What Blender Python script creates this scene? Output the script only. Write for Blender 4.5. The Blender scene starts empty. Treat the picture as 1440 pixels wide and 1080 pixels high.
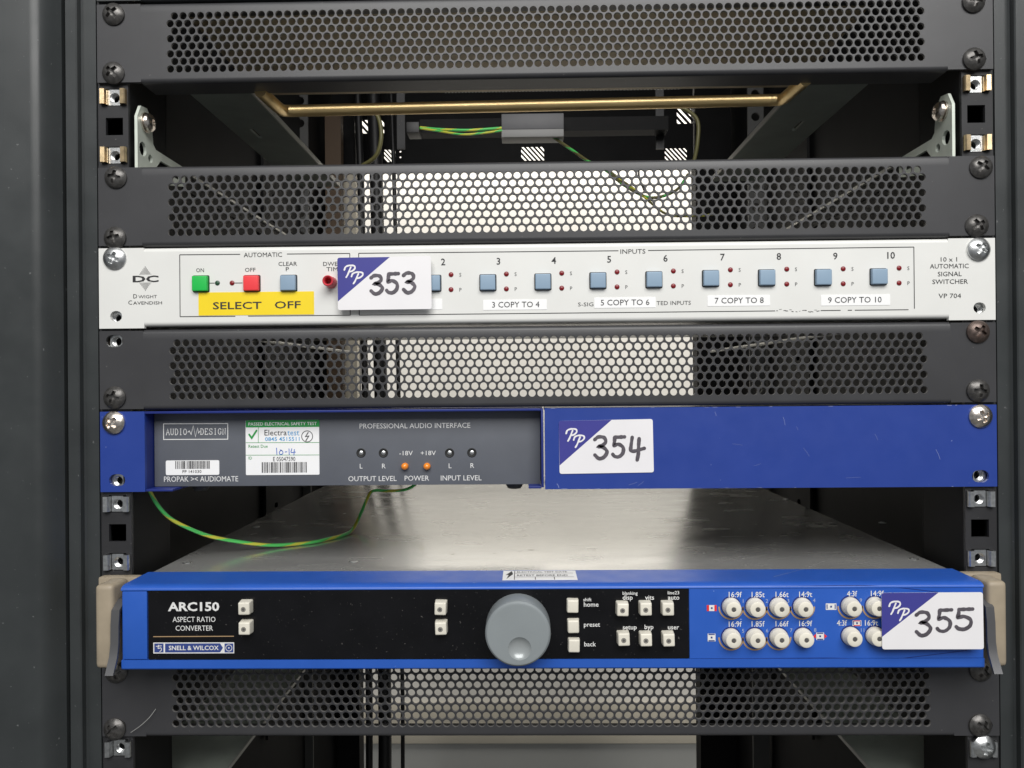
import bpy, bmesh, math, random
from math import sin, cos, pi, radians
from mathutils import Vector, Matrix
from mathutils.geometry import delaunay_2d_cdt
random.seed(7)
S = 0.001                       # all sizes below are written in millimetres
scene = bpy.context.scene
col = scene.collection

# ------------------------------------------------------------------ camera
FPX = 1082.0                    # focal length in pixels of the 1440 px wide photograph
CAM = Vector((-9.70, -414.67, -76.65))
YAW, PITCH, ROLL = radians(-1.0), radians(0.077), radians(-0.493)
FW = Vector((sin(YAW)*cos(PITCH), cos(YAW)*cos(PITCH), sin(PITCH)))
_R = Vector((cos(YAW), -sin(YAW), 0)); _U = _R.cross(FW)
RT = _R*cos(ROLL) + _U*sin(ROLL); UP = -_R*sin(ROLL) + _U*cos(ROLL)
cd = bpy.data.cameras.new('camera'); cam = bpy.data.objects.new('camera', cd); col.objects.link(cam)
cd.sensor_fit = 'HORIZONTAL'; cd.sensor_width = 36; cd.lens = 36*FPX/1440
cd.clip_start = 0.01; cd.clip_end = 50
m4 = Matrix((RT, UP, -FW)).transposed().to_4x4(); m4.translation = CAM*S
cam.matrix_world = m4
scene.camera = cam

# ------------------------------------------------------------------ light
world = bpy.data.worlds.new('World'); scene.world = world; world.use_nodes = True
bg = world.node_tree.nodes['Background']
bg.inputs[0].default_value = (0.92, 0.96, 1.0, 1); bg.inputs[1].default_value = 0.24
def area(name, loc, target, sx, sy, power, colour):
    l = bpy.data.lights.new(name, 'AREA'); l.shape = 'RECTANGLE'; l.size = sx; l.size_y = sy
    l.energy = power; l.color = colour
    o = bpy.data.objects.new(name, l); col.objects.link(o); o.location = loc
    o.rotation_euler = (Vector(target)-Vector(loc)).to_track_quat('-Z', 'Y').to_euler()
    return o
area('room_ceiling_light', (0.15, -1.45, 1.10), (0, 0, -0.08), 1.9, 1.1, 50, (1.0, 0.985, 0.96))
area('rear_ceiling_light', (0.05, 0.66, 1.02), (0.0, 1.12, -0.25), 1.0, 0.4, 23.5, (1.0, 0.97, 0.925))

vs = scene.view_settings
vs.view_transform = 'Standard'; vs.look = 'None'; vs.gamma = 1; vs.exposure = 0; vs.use_curve_mapping = False

# ------------------------------------------------------------------ helpers
def at(px, py, y=0.0):
    """point of the plane y (mm behind the panel fronts) that the photo shows at px,py"""
    d = RT*((px-720)/FPX) + UP*((540-py)/FPX) + FW
    t = (y-CAM.y)/d.y
    return CAM + d*t
def mmpx(y): return (y-CAM.y)/FPX

MATS = {}
def mat(name, base, rough=0.5, metal=0.0, var=0.0, vscale=60, bump=0.0, bscale=900, coat=0.0, stretch=None,
        spots=None, spot_col=(0.8, 0.8, 0.8), spot_scale=500, rough_var=0.0, emit=None, spot_stretch=None, spec=0.5):
    if name in MATS: return MATS[name]
    m = bpy.data.materials.new(name); m.use_nodes = True; MATS[name] = m
    nt = m.node_tree; N = nt.nodes; L = nt.links; b = N['Principled BSDF']
    b.inputs['Roughness'].default_value = rough; b.inputs['Metallic'].default_value = metal
    b.inputs['Coat Weight'].default_value = coat; b.inputs['Specular IOR Level'].default_value = spec
    b.inputs['Base Color'].default_value = (*base, 1)
    geo = N.new('ShaderNodeNewGeometry')
    def mapped(st):
        if not st: return geo.outputs['Position']
        mp = N.new('ShaderNodeMapping'); mp.inputs['Scale'].default_value = st
        mp.inputs['Rotation'].default_value = (0, 0.35 if st[0] == 1 else 0, 0)
        L.new(geo.outputs['Position'], mp.inputs['Vector']); return mp.outputs[0]
    def noise(sc, det, st=None):
        n = N.new('ShaderNodeTexNoise'); n.inputs['Scale'].default_value = sc; n.inputs['Detail'].default_value = det
        L.new(mapped(st), n.inputs['Vector']); return n.outputs[0]
    colour = None
    if var > 0:
        n = noise(vscale, 5, stretch)
        r = N.new('ShaderNodeMapRange'); L.new(n, r.inputs[0])
        r.inputs[1].default_value = 0.3; r.inputs[2].default_value = 0.7
        r.inputs[3].default_value = 1-var; r.inputs[4].default_value = 1+var
        mx = N.new('ShaderNodeVectorMath'); mx.operation = 'SCALE'
        mx.inputs[0].default_value = base; L.new(r.outputs[0], mx.inputs['Scale'])
        colour = mx.outputs[0]
    if spots:
        n = noise(spot_scale, 3, spot_stretch)
        r = N.new('ShaderNodeMapRange'); L.new(n, r.inputs[0])
        r.inputs[1].default_value = spots; r.inputs[2].default_value = spots+0.03
        mx = N.new('ShaderNodeMix'); mx.data_type = 'RGBA'
        L.new(r.outputs[0], mx.inputs[0])
        if colour: L.new(colour, mx.inputs[6])
        else: mx.inputs[6].default_value = (*base, 1)
        mx.inputs[7].default_value = (*spot_col, 1)
        colour = mx.outputs[2]
    if colour: L.new(colour, b.inputs['Base Color'])
    if rough_var:
        r = N.new('ShaderNodeMapRange'); L.new(noise(vscale*2, 4, stretch), r.inputs[0])
        r.inputs[1].default_value = 0.3; r.inputs[2].default_value = 0.7
        r.inputs[3].default_value = max(0.02, rough-rough_var); r.inputs[4].default_value = rough+rough_var
        L.new(r.outputs[0], b.inputs['Roughness'])
    if bump:
        bn = N.new('ShaderNodeBump'); bn.inputs['Strength'].default_value = bump; bn.inputs['Distance'].default_value = 0.0002
        L.new(noise(bscale, 2, stretch), bn.inputs['Height']); L.new(bn.outputs[0], b.inputs['Normal'])
    if emit:
        b.inputs['Emission Color'].default_value = (*base, 1); b.inputs['Emission Strength'].default_value = emit
    return m

HOLEW = mat('lit_hole_rim', (0.20, 0.195, 0.19), 0.36, 0.4, var=0.2, vscale=300)  # hole walls coloured paler to stand in for light on their rims
VENT = mat('charcoal_powder_coat', (0.039, 0.039, 0.042), 0.40, var=0.10, vscale=40, bump=0.12, bscale=2500, spots=0.725, spot_col=(0.15, 0.145, 0.14), spot_scale=520)
CAB = mat('cabinet_paint', (0.033, 0.037, 0.038), 0.38, var=0.12, vscale=25, bump=0.10, bscale=2200, spots=0.725, spot_col=(0.11, 0.115, 0.115), spot_scale=420, rough_var=0.06)
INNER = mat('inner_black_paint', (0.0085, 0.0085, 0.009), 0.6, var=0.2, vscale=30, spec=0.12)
POST = mat('post_black', (0.026, 0.026, 0.028), 0.5, spec=0.35, var=0.15, bump=0.15, bscale=2500, spots=0.74, spot_col=(0.2, 0.19, 0.18), spot_scale=600)
WHITE = mat('white_enamel', (0.715, 0.715, 0.69), 0.38, var=0.025, vscale=35, bump=0.04, bscale=1500, spots=0.765, spot_col=(0.28, 0.22, 0.15), spot_scale=330)
TRAYB = mat('navy_enamel', (0.016, 0.046, 0.265), 0.40, var=0.03, vscale=45, bump=0.05, bscale=1800, spots=0.735, spot_col=(0.16, 0.2, 0.45), spot_scale=430, rough_var=0.04)
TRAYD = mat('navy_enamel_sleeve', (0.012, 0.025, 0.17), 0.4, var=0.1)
ARCB = mat('bright_blue_enamel', (0.022, 0.10, 0.46), 0.36, var=0.05, vscale=45, bump=0.04, bscale=1800, spots=0.75, spot_col=(0.25, 0.35, 0.7), spot_scale=420, rough_var=0.05)
GREYF = mat('grey_fascia', (0.108, 0.116, 0.135), 0.45, var=0.06, vscale=50, bump=0.12, bscale=2600, spots=0.755, spot_col=(0.25, 0.25, 0.26), spot_scale=400)
GLOSSB = mat('gloss_black_fascia', (0.006, 0.006, 0.007), 0.2, var=0.2, spots=0.715, spot_col=(0.09, 0.085, 0.08), spot_scale=900, rough_var=0.05, spec=0.22)
KNOB = mat('grey_knob', (0.235, 0.26, 0.27), 0.42, var=0.04, bump=0.05)
CREAM = mat('cream_plastic', (0.74, 0.705, 0.61), 0.42, var=0.07, vscale=70, spots=0.72, spot_col=(0.4, 0.35, 0.26), spot_scale=700)
BEIGE = mat('beige_paint', (0.33, 0.275, 0.20), 0.5, var=0.10, vscale=90, bump=0.08)
BTNBLUE = mat('blue_grey_plastic', (0.24, 0.34, 0.45), 0.45, var=0.03)
GREENP = mat('green_plastic', (0.01, 0.47, 0.07), 0.4, var=0.03)
REDP = mat('red_plastic', (0.80, 0.045, 0.055), 0.4, var=0.03)
REDK = mat('red_knob_plastic', (0.62, 0.05, 0.07), 0.4, var=0.05)
LEDR = mat('dark_red_led', (0.20, 0.008, 0.012), 0.25)
LEDG = mat('dark_green_led', (0.02, 0.07, 0.035), 0.25)
LEDO = mat('orange_led', (0.90, 0.27, 0.02), 0.25, coat=0.4)
DARK = mat('dark_recess', (0.008, 0.008, 0.008), 0.6)
INK = mat('black_ink', (0.022, 0.022, 0.024), 0.6, var=0.3, vscale=900)
INKG = mat('grey_ink', (0.07, 0.07, 0.072), 0.6, var=0.4, vscale=900)
INKW = mat('white_ink', (0.74, 0.74, 0.73), 0.55, var=0.08, vscale=900)
INKGRN = mat('green_ink', (0.02, 0.30, 0.06), 0.5)
INKCY = mat('sky_blue_ink', (0.10, 0.36, 0.66), 0.5)
INKPEN = mat('blue_pen', (0.04, 0.13, 0.52), 0.5)
INKTAN = mat('tan_ink', (0.42, 0.28, 0.15), 0.5)
INKRED = mat('red_ink', (0.72, 0.025, 0.03), 0.5)
INKNAVY = mat('navy_ink', (0.03, 0.055, 0.22), 0.5)
LINEB = mat('fine_blue_groove', (0.006, 0.02, 0.16), 0.5)
MARKER = mat('grey_marker', (0.085, 0.075, 0.09), 0.5, var=0.25, vscale=300)
PAPER = mat('sticker_white', (0.80, 0.785, 0.80), 0.35, var=0.015, vscale=60)
LABELW = mat('label_white', (0.87, 0.87, 0.87), 0.42, var=0.02)
LABELY = mat('label_yellow', (0.86, 0.64, 0.015), 0.38, var=0.03)
PURPLE = mat('sticker_purple_blue', (0.050, 0.050, 0.27), 0.35, var=0.03)
ZINC = mat('zinc_plate', (0.62, 0.63, 0.63), 0.33, 1.0, var=0.2, vscale=500, bump=0.2, bscale=1800)
GOLDZ = mat('gold_passivated_zinc', (0.72, 0.55, 0.33), 0.32, 1.0, var=0.25, vscale=300)
NICKEL = mat('nickel_screw', (0.72, 0.66, 0.60), 0.26, 1.0, var=0.25, vscale=700, bump=0.1)
BLKSCREW = mat('blackened_screw', (0.10, 0.096, 0.092), 0.34, 0.65, var=0.35, vscale=500, bump=0.25, bscale=1500)
BRNSCREW = mat('worn_brown_screw', (0.13, 0.098, 0.085), 0.38, 0.7, var=0.35, vscale=500, bump=0.25, bscale=1500)
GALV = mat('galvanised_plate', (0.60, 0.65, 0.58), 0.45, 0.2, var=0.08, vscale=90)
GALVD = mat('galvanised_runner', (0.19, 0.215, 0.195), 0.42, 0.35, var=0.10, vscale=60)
EDGE = mat('pale_lit_edge', (0.42, 0.42, 0.40), 0.4, 0.4)  # pale tone stands in for light caught along the rail lips
BRASS = mat('brass_bar', (0.80, 0.60, 0.30), 0.38, 1.0, var=0.12, vscale=160, stretch=(0.15, 1, 1))
STEEL = mat('brushed_steel_lid', (0.60, 0.60, 0.585), 0.24, 0.7, var=0.05, vscale=30, stretch=(0.4, 1, 1), bump=0.015, bscale=500, spots=0.735, spot_col=(0.16, 0.15, 0.13), spot_scale=160, rough_var=0.05)
CHASSIS = mat('grey_chassis', (0.34, 0.34, 0.33), 0.35, 0.7, var=0.06)
BROWN = mat('brown_enclosure', (0.52, 0.42, 0.28), 0.6, var=0.1)
RUBBER = mat('black_rubber', (0.015, 0.015, 0.015), 0.7)
GREYP = mat('grey_plastic_box', (0.085, 0.085, 0.092), 0.5, var=0.05)
CGREEN = mat('cable_green', (0.09, 0.58, 0.13), 0.38)
CYEL = mat('cable_yellow', (0.60, 0.60, 0.06), 0.4)
CDULL = mat('cable_olive', (0.14, 0.13, 0.05), 0.45)
CBLACK = mat('cable_black', (0.012, 0.012, 0.013), 0.5)
WALLM = mat('cream_wall_paint', (0.78, 0.75, 0.69), 0.75, var=0.03, vscale=6, bump=0.05, bscale=300)
TRUNK = mat('cream_trunking', (0.58, 0.53, 0.43), 0.55, var=0.04, vscale=8)
GREYW = mat('grey_lower_wall', (0.36, 0.36, 0.34), 0.7, var=0.05, vscale=6)
FLOORM = mat('grey_floor', (0.16, 0.16, 0.155), 0.6, var=0.1, vscale=8)

ORIG = {}
def origin_of(o): return ORIG[o.name] if o else Vector((0, 0, 0))
def tagit(o, label=None, cat=None, group=None, kind=None):
    for k, v in (('label', label), ('category', cat), ('group', group), ('kind', kind)):
        if v: o[k] = v
    return o
def thing(name, base, label, cat, group=None):
    o = bpy.data.objects.new(name, None); col.objects.link(o); o.empty_display_size = 0.01
    o.location = Vector(base)*S; ORIG[o.name] = Vector(base)
    return tagit(o, label, cat, group)
def link_mesh(name, me, parent, org):
    o = bpy.data.objects.new(name, me); col.objects.link(o)
    ORIG[o.name] = Vector(org)
    if parent: o.parent = parent
    o.location = (Vector(org)-origin_of(parent))*S
    return o

class MB:
    def __init__(s): s.v = []; s.f = []; s.mi = []
    def add(s, vs, fs, mi=0):
        n = len(s.v); s.v += [Vector(p) for p in vs]
        for f in fs: s.f.append([i+n for i in f]); s.mi.append(mi)
        return s
    def box(s, x0, x1, y0, y1, z0, z1, bev=0, seg=2, mi=0):
        if bev:
            bm = bmesh.new(); bmesh.ops.create_cube(bm, size=1)
            for v in bm.verts: v.co = Vector(((x0+x1)/2+v.co.x*(x1-x0), (y0+y1)/2+v.co.y*(y1-y0), (z0+z1)/2+v.co.z*(z1-z0)))
            bmesh.ops.bevel(bm, geom=bm.edges[:], offset=bev, segments=seg, profile=0.6, affect='EDGES')
            bm.verts.index_update()
            s.add([v.co.copy() for v in bm.verts], [[v.index for v in f.verts] for f in bm.faces], mi); bm.free(); return s
        v = [(x, y, z) for x in (x0, x1) for y in (y0, y1) for z in (z0, z1)]
        return s.add(v, [(0, 1, 3, 2), (4, 6, 7, 5), (0, 4, 5, 1), (2, 3, 7, 6), (0, 2, 6, 4), (1, 5, 7, 3)], mi)
    def plate(s, outer, holes, y0, y1, back=True, axis='y', mi=0, rim=True):
        """flat plate with real through holes; outer and holes are (x,z) loops, y0 the front, y1 the back"""
        P = []; Ed = []
        for lp in [outer]+holes:
            n = len(P); P += [Vector(p) for p in lp]; Ed += [(n+i, n+(i+1) % len(lp)) for i in range(len(lp))]
        vv, _, ff, _, _, _ = delaunay_2d_cdt(P, Ed, [], 0, 1e-6)
        def inside(p, lp):
            c = False; j = len(lp)-1
            for i in range(len(lp)):
                if (lp[i][1] > p[1]) != (lp[j][1] > p[1]) and p[0] < (lp[j][0]-lp[i][0])*(p[1]-lp[i][1])/(lp[j][1]-lp[i][1])+lp[i][0]: c = not c
                j = i
            return c
        keep = []
        for f in ff:
            c = sum((vv[i] for i in f), Vector((0, 0)))/len(f)
            if inside(c, outer) and not any(inside(c, h) for h in holes): keep.append(list(f))
        T = (lambda a, y, b: (a, y, b)) if axis == 'y' else (lambda a, y, b: (y, a, b))
        s.add([T(p[0], y0, p[1]) for p in vv], keep, mi)
        if back: s.add([T(p[0], y1, p[1]) for p in vv], [f[::-1] for f in keep], mi)
        for lp in ([outer] if rim else [])+holes:
            n = len(lp)
            s.add([T(p[0], y0, p[1]) for p in lp]+[T(p[0], y1, p[1]) for p in lp], [(i, (i+1) % n, n+(i+1) % n, n+i) for i in range(n)], mi)
        return s
    def extrude_x(s, prof, x0, x1, closed=True, caps=True, mi=0):
        n = len(prof)
        s.add([(x0, p[0], p[1]) for p in prof]+[(x1, p[0], p[1]) for p in prof],
              [(i, (i+1) % n, n+(i+1) % n, n+i) for i in range(n if closed else n-1)], mi)
        if caps and closed: s.add([(x0, p[0], p[1]) for p in prof], [list(range(n))], mi); s.add([(x1, p[0], p[1]) for p in prof], [list(range(n))[::-1]], mi)
        return s
    def extrude_z(s, prof, z0, z1, mi=0):
        n = len(prof)
        s.add([(p[0], p[1], z0) for p in prof]+[(p[0], p[1], z1) for p in prof], [(i, (i+1) % n, n+(i+1) % n, n+i) for i in range(n)], mi)
        s.add([(p[0], p[1], z0) for p in prof], [list(range(n))], mi); s.add([(p[0], p[1], z1) for p in prof], [list(range(n))[::-1]], mi)
        return s
    def lathe(s, c, prof, seg=28, axis='y', mi=0):
        """prof: (radius, offset along axis) from the back to the front, closed with a fan at radius 0"""
        c = Vector(c); rings = []
        for r, t in prof:
            ring = []
            for k in range(seg):
                a = 2*pi*k/seg
                o = {'y': Vector((r*cos(a), t, r*sin(a))), 'x': Vector((t, r*cos(a), r*sin(a))), 'z': Vector((r*cos(a), r*sin(a), t))}[axis]
                ring.append(c+o)
            rings.append(ring)
        v = [p for r in rings for p in r]; f = []
        for i in range(len(rings)-1):
            for k in range(seg):
                a, b = i*seg+k, i*seg+(k+1) % seg
                f.append((a, b, b+seg, a+seg))
        return s.add(v, f, mi)
    def tube(s, path, r, seg=10, mi=0, stripe=None):
        path = [Vector(p) for p in path]; n0 = len(s.v); ln = 0
        for i, p in enumerate(path):
            t = (path[min(i+1, len(path)-1)]-path[max(i-1, 0)]).normalized()
            a = t.cross(Vector((0, 0.3, 1)).normalized())
            if a.length < 0.05: a = t.cross(Vector((1, 0, 0)))
            a.normalize(); b = t.cross(a)
            for k in range(seg): s.v.append(p+a*(r*cos(2*pi*k/seg))+b*(r*sin(2*pi*k/seg)))
        for i in range(len(path)-1):
            ln += (path[i+1]-path[i]).length
            for k in range(seg):
                a, b = n0+i*seg+k, n0+i*seg+(k+1) % seg
                s.f.append([a, b, b+seg, a+seg])
                s.mi.append(1 if stripe and ((k/seg + ln/stripe) % 1.0) < 0.36 else mi)
        s.f.append([n0+k for k in range(seg)]); s.mi.append(mi)
        s.f.append([n0+(len(path)-1)*seg+k for k in range(seg)][::-1]); s.mi.append(mi)
        return s
    def build(s, name, mats, parent=None, smooth=32, label=None, cat=None, group=None, kind=None, base=False):
        mats = mats if isinstance(mats, (list, tuple)) else [mats]
        lo = Vector([min(p[i] for p in s.v) for i in range(3)]); hi = Vector([max(p[i] for p in s.v) for i in range(3)])
        org = (lo+hi)/2
        if base: org.z = lo.z
        me = bpy.data.meshes.new(name)
        me.from_pydata([(p-org)*S for p in s.v], [], s.f)
        for m in mats: me.materials.append(m)
        if len(mats) > 1: me.polygons.foreach_set('material_index', s.mi)
        bm = bmesh.new(); bm.from_mesh(me); bmesh.ops.remove_doubles(bm, verts=bm.verts, dist=2e-7)
        bmesh.ops.recalc_face_normals(bm, faces=bm.faces)
        fl = [f for f in bm.faces if f.normal.y > 0.9 and abs(f.calc_center_median().y-(lo.y-org.y)*S) < 2e-5]
        if fl: bmesh.ops.reverse_faces(bm, faces=fl)
        bm.to_mesh(me); bm.free()
        if smooth: me.shade_smooth(); me.set_sharp_from_angle(angle=radians(smooth))
        return tagit(link_mesh(name, me, parent, org), label, cat, group, kind)

def dup(o, loc, parent=None, rot=None, name=None):
    c = o.copy(); col.objects.link(c); ORIG[c.name] = Vector(loc)
    c.parent = parent; c.location = (Vector(loc)-origin_of(parent))*S
    if rot: c.rotation_euler = rot
    return c

def spline(pts, n=8):
    P = [Vector(p) for p in pts]; P = [2*P[0]-P[1]]+P+[2*P[-1]-P[-2]]; out = []
    for i in range(1, len(P)-2):
        a, b, c, d = P[i-1:i+3]
        for k in range(n):
            t = k/n
            out.append(0.5*((2*b)+(c-a)*t+(2*a-5*b+4*c-d)*t*t+(3*b-a-3*c+d)*t**3))
    out.append(P[-2]); return out

def stroke(mb, pts, w, y, smooth=True, n=6, mi=0, ends=True, vary=0):
    """flat pen stroke in the plane y through (x,z) points"""
    P = spline([Vector((p[0], p[1])) for p in pts], n) if smooth and len(pts) > 2 else [Vector((p[0], p[1])) for p in pts]
    L = []; R = []; d0 = None
    for i, p in enumerate(P):
        a = (P[i]-P[i-1]).normalized() if i else (P[1]-P[0]).normalized()
        b = (P[i+1]-P[i]).normalized() if i < len(P)-1 else a
        t = (a+b)
        t = t.normalized() if t.length > 1e-3 else a
        nrm = Vector((-t.y, t.x)); k = 1/max(0.5, nrm.dot(Vector((-a.y, a.x))))
        k *= 1+vary*(sin(i*0.55+p.x)*0.6+sin(i*1.7)*0.25) if 0 < i < len(P)-1 else 1
        L.append(p+nrm*w/2*k); R.append(p-nrm*w/2*k)
    poly = [(q.x, y, q.y) for q in L]+[(q.x, y, q.y) for q in R]; m = len(P)
    mb.add(poly, [(i, i+1, m+i+1, m+i) for i in range(m-1)], mi)
    if ends:
        for (p, q) in ((P[0], P[1]), (P[-1], P[-2])):
            t = (p-q).normalized(); nn = Vector((-t.y, t.x))
            arc = [p+nn*(w/2*cos(k*pi/6))+t*(w/2*sin(k*pi/6)) for k in range(7)]
            mb.add([(q2.x, y, q2.y) for q2 in arc], [list(range(7))], mi)

_tc = {}
def text_mesh(s, bold=0.0):
    key = (s, bold)
    if key in _tc: return _tc[key]
    cu = bpy.data.curves.new('t', 'FONT'); cu.body = s; cu.resolution_u = 2; cu.offset = bold; cu.size = 1
    o = bpy.data.objects.new('t', cu); col.objects.link(o)
    dg = bpy.context.evaluated_depsgraph_get(); dg.update()
    me = o.evaluated_get(dg).to_mesh()
    vs_ = [(v.co.x, v.co.y) for v in me.vertices]; fs = [list(p.vertices) for p in me.polygons]
    o.evaluated_get(dg).to_mesh_clear()
    bpy.data.objects.remove(o); bpy.data.curves.remove(cu)
    _tc[key] = (vs_, fs); return _tc[key]
def add_text(mb, s, xc, zc, h, w=None, y=0, bold=0.0, ref=None, italic=0):
    """letters whose cap height is h mm, fitted to width w mm, centred on xc,zc"""
    vs_, fs = text_mesh(s, bold)
    xs = [p[0] for p in vs_]; cap = text_mesh('H', bold)[0]
    c0, c1 = min(p[1] for p in cap), max(p[1] for p in cap)
    sy = h/(c1-c0); x0, x1 = min(xs), max(xs); sx = w/(x1-x0) if w else sy
    mb.add([(xc+(p[0]-(x0+x1)/2)*sx+italic*(p[1]-(c0+c1)/2)*sy, y, zc+(p[1]-(c0+c1)/2)*sy) for p in vs_], fs)
def text(s, px, py, hpx, y, m, parent, wpx=None, bold=0.0, name='lettering', up=0.15):
    """one printed line centred at photo px,py on the plane y"""
    p = at(px, py, y); k = mmpx(y); mb = MB()
    add_text(mb, s, p.x, p.z, hpx*k, wpx*k if wpx else None, y-up, bold)
    return mb.build(name, m, parent, smooth=0)
def textlr(s, xl, xr, py, hpx, y, m, parent, **k): return text(s, (xl+xr)/2, py, hpx, y, m, parent, wpx=xr-xl, **k)
def line(mb, p0, p1, w, y, up=0.12):
    a, b = at(*p0, y), at(*p1, y); stroke(mb, [(a.x, a.z), (b.x, b.z)], w, y-up, smooth=False, ends=False)
def rrect(x0, x1, z0, z1, r, n=4):
    out = []
    for cx, cz, a0 in ((x1-r, z1-r, 0), (x0+r, z1-r, 90), (x0+r, z0+r, 180), (x1-r, z0+r, 270)):
        for k in range(n+1):
            a = radians(a0+90*k/n); out.append((cx+r*cos(a), cz+r*sin(a)))
    return out
def slot(xc, zc, w, h, n=6):
    r = h/2; d = max(0, w/2-r); out = []
    for sx, a0 in ((1, -90), (-1, 90)):
        for k in range(n+1):
            a = radians(a0+180*k/n); out.append((xc+sx*d+r*cos(a), zc+r*sin(a)))
    return out
def circ(xc, zc, r, n=16): return [(xc+r*cos(2*pi*k/n), zc+r*sin(2*pi*k/n)) for k in range(n)]
def slab(name, pts, y, t, m, parent, holes=[], **k):
    mb = MB(); mb.plate(pts, holes, y-t, y); return mb.build(name, m, parent, smooth=0, **k)

# ------------------------------------------------------------------ setting
U = 44.45; HW = 241.3
Z = lambda k: -U*k                       # top of rack unit k, unit 0 is the white switcher
WY = 1100                                # wall behind the rack
ZF = -1100                               # floor level
zt0, zt1 = at(760, 990, WY-8).z, at(760, 1046, WY-8).z
w = MB().box(-1600, 1600, WY, WY+60, ZF, 1500).build('wall', WALLM, kind='structure')
MB().box(-1600, 1600, -2200, WY, ZF-50, ZF).build('floor', FLOORM, kind='structure')
MB().box(-1600, 1600, WY-8, WY-0.5, zt1, zt0, bev=1.5).build('wall_trunking', TRUNK, label='cream wall trunking running low behind the open back of the rack', cat='trunking')
MB().box(-1600, 1600, WY-4, WY-0.5, ZF+0.5, zt1-1).build('lower_wall_panel', GREYW, label='grey lower wall panel under the cream trunking behind the rack', cat='wall panel')

# ------------------------------------------------------------------ rack cabinet
rack = thing('rack_cabinet', (0, 300, ZF), 'black steel rack cabinet holding all the panels, with square-hole mounting posts', 'rack')
TOPZ = 500
def frame_prof(sg):
    p = [(-242.6, 14), (-242.6, 1.2), (-249.6, 1.2), (-250.4, 0.4), (-250.4, -3.2), (-251, -3.8), (-256.4, -3.8), (-257, -3), (-257, 2), (-258.4, 2), (-258.4, -4)]
    for k in range(6): p.append((-259-8.5*k/5, -5-10*sin(k/5*pi/2)))
    p += [(-269, -15.2), (-360, -21), (-360, 14)]
    return [(sg*-x if sg > 0 else x, y) for x, y in p]
for sg in (-1, 1):
    MB().extrude_z(frame_prof(sg), ZF, TOPZ).build('front_frame', CAB, rack, smooth=28)
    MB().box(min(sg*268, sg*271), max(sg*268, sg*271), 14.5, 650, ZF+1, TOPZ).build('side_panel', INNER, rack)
    # mounting post: face plate with square holes, side return behind it
    holes = []
    for k in range(-5, 8):
        for dz in (6.35, 22.25, 38.1):
            zc = Z(k)-dz; xc = sg*233.3
            holes.append([(xc-4.75, zc-4.75), (xc+4.75, zc-4.75), (xc+4.75, zc+4.75), (xc-4.75, zc+4.75)])
    xi, xo = sg*225.6, sg*242.2
    mb = MB().plate([(xi, Z(8)), (xo, Z(8)), (xo, 300), (xi, 300)], holes, 2.2, 4.2)
    po = mb.build('mounting_post', POST, rack, smooth=0)
    mb = MB().box(min(xi, xi+sg*2), max(xi, xi+sg*2), 4.4, 46, Z(8), 300).box(min(xi, sg*267), max(xi, sg*267), 46.2, 48, Z(8), 300)
    mb.build('post_return', INNER, rack, smooth=0)
    # rear post and slotted inner upright half way back
    xr = 236 if sg < 0 else 219
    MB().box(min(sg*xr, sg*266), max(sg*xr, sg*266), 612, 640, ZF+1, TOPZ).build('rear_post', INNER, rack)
    up_h = []
    for k in range(24): zc = 260-k*24; up_h.append(slot(360, zc, 10, 5))
    mb = MB().plate([(330, -420), (385, -420), (385, 300), (330, 300)], up_h, sg*263, sg*265.5, axis='x')
    mb.build('inner_upright', INNER, rack, smooth=0)
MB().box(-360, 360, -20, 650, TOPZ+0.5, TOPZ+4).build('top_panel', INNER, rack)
# rear cross panel with hatched vents: parallelogram slots the wall shows through
zb = at(750, 240, 622).z
hl = []
def hatch(px0, px1, py0, py1, n, y, flip=1):
    a, b = at(px0, py1, y), at(px1, py0, y); W_, H_ = b.x-a.x, b.z-a.z; st = W_/n; sl = st*0.55
    for i in range(-2, n+2):
        x0 = a.x+i*st; q = []
        # a slanted bar clipped to the vent's rectangle
        poly = [(x0+H_*0.9, a.z), (x0+H_*0.9+sl, a.z), (x0+sl, b.z), (x0, b.z)] if flip > 0 else [(x0, a.z), (x0+sl, a.z), (x0+H_*0.9+sl, b.z), (x0+H_*0.9, b.z)]
        def clip(pl, c, ins):
            out = []
            for j in range(len(pl)):
                p, r = pl[j-1], pl[j]
                ip, ir = ins(p), ins(r)
                if ip != ir:
                    t = (c-p[0])/(r[0]-p[0]); out.append((c, p[1]+(r[1]-p[1])*t))
                if ir: out.append(r)
            return out
        poly = clip(poly, a.x, lambda p: p[0] >= a.x)
        if poly: poly = clip(poly, b.x, lambda p: p[0] <= b.x)
        if len(poly) > 2 and max(p[0] for p in poly)-min(p[0] for p in poly) > 0.8: hl.append(poly)
hatch(540, 556, 210, 228, 3, 620); hatch(733, 765, 206, 226, 5, 620); hatch(935, 966, 208, 226, 5, 620)
hatch(494, 540, 168, 188, 5, 620); hatch(952, 996, 152, 174, 5, 620)
hl.append(circ(at(563, 213, 620).x, at(563, 213, 620).z, 1.4, 8)); hl.append(circ(at(563, 221, 620).x, at(563, 221, 620).z, 1.4, 8))
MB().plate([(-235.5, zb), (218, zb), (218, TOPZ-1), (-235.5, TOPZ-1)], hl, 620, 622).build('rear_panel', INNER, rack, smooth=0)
# cross member under the roof and its end straps
a = at(590, 168, 420); b = at(940, 182, 420)
MB().box(a.x, b.x, 420, 440, b.z, a.z).build('cross_member', INNER, rack)
for px0, px1 in ((556, 575), (925, 945)):
    p = at(px0, 205, 430); q = at(px1, 118, 430)
    MB().box(min(p.x, q.x), min(p.x, q.x)+9, 441, 444, p.z, q.z+60).build('strap', POST, rack)

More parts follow.
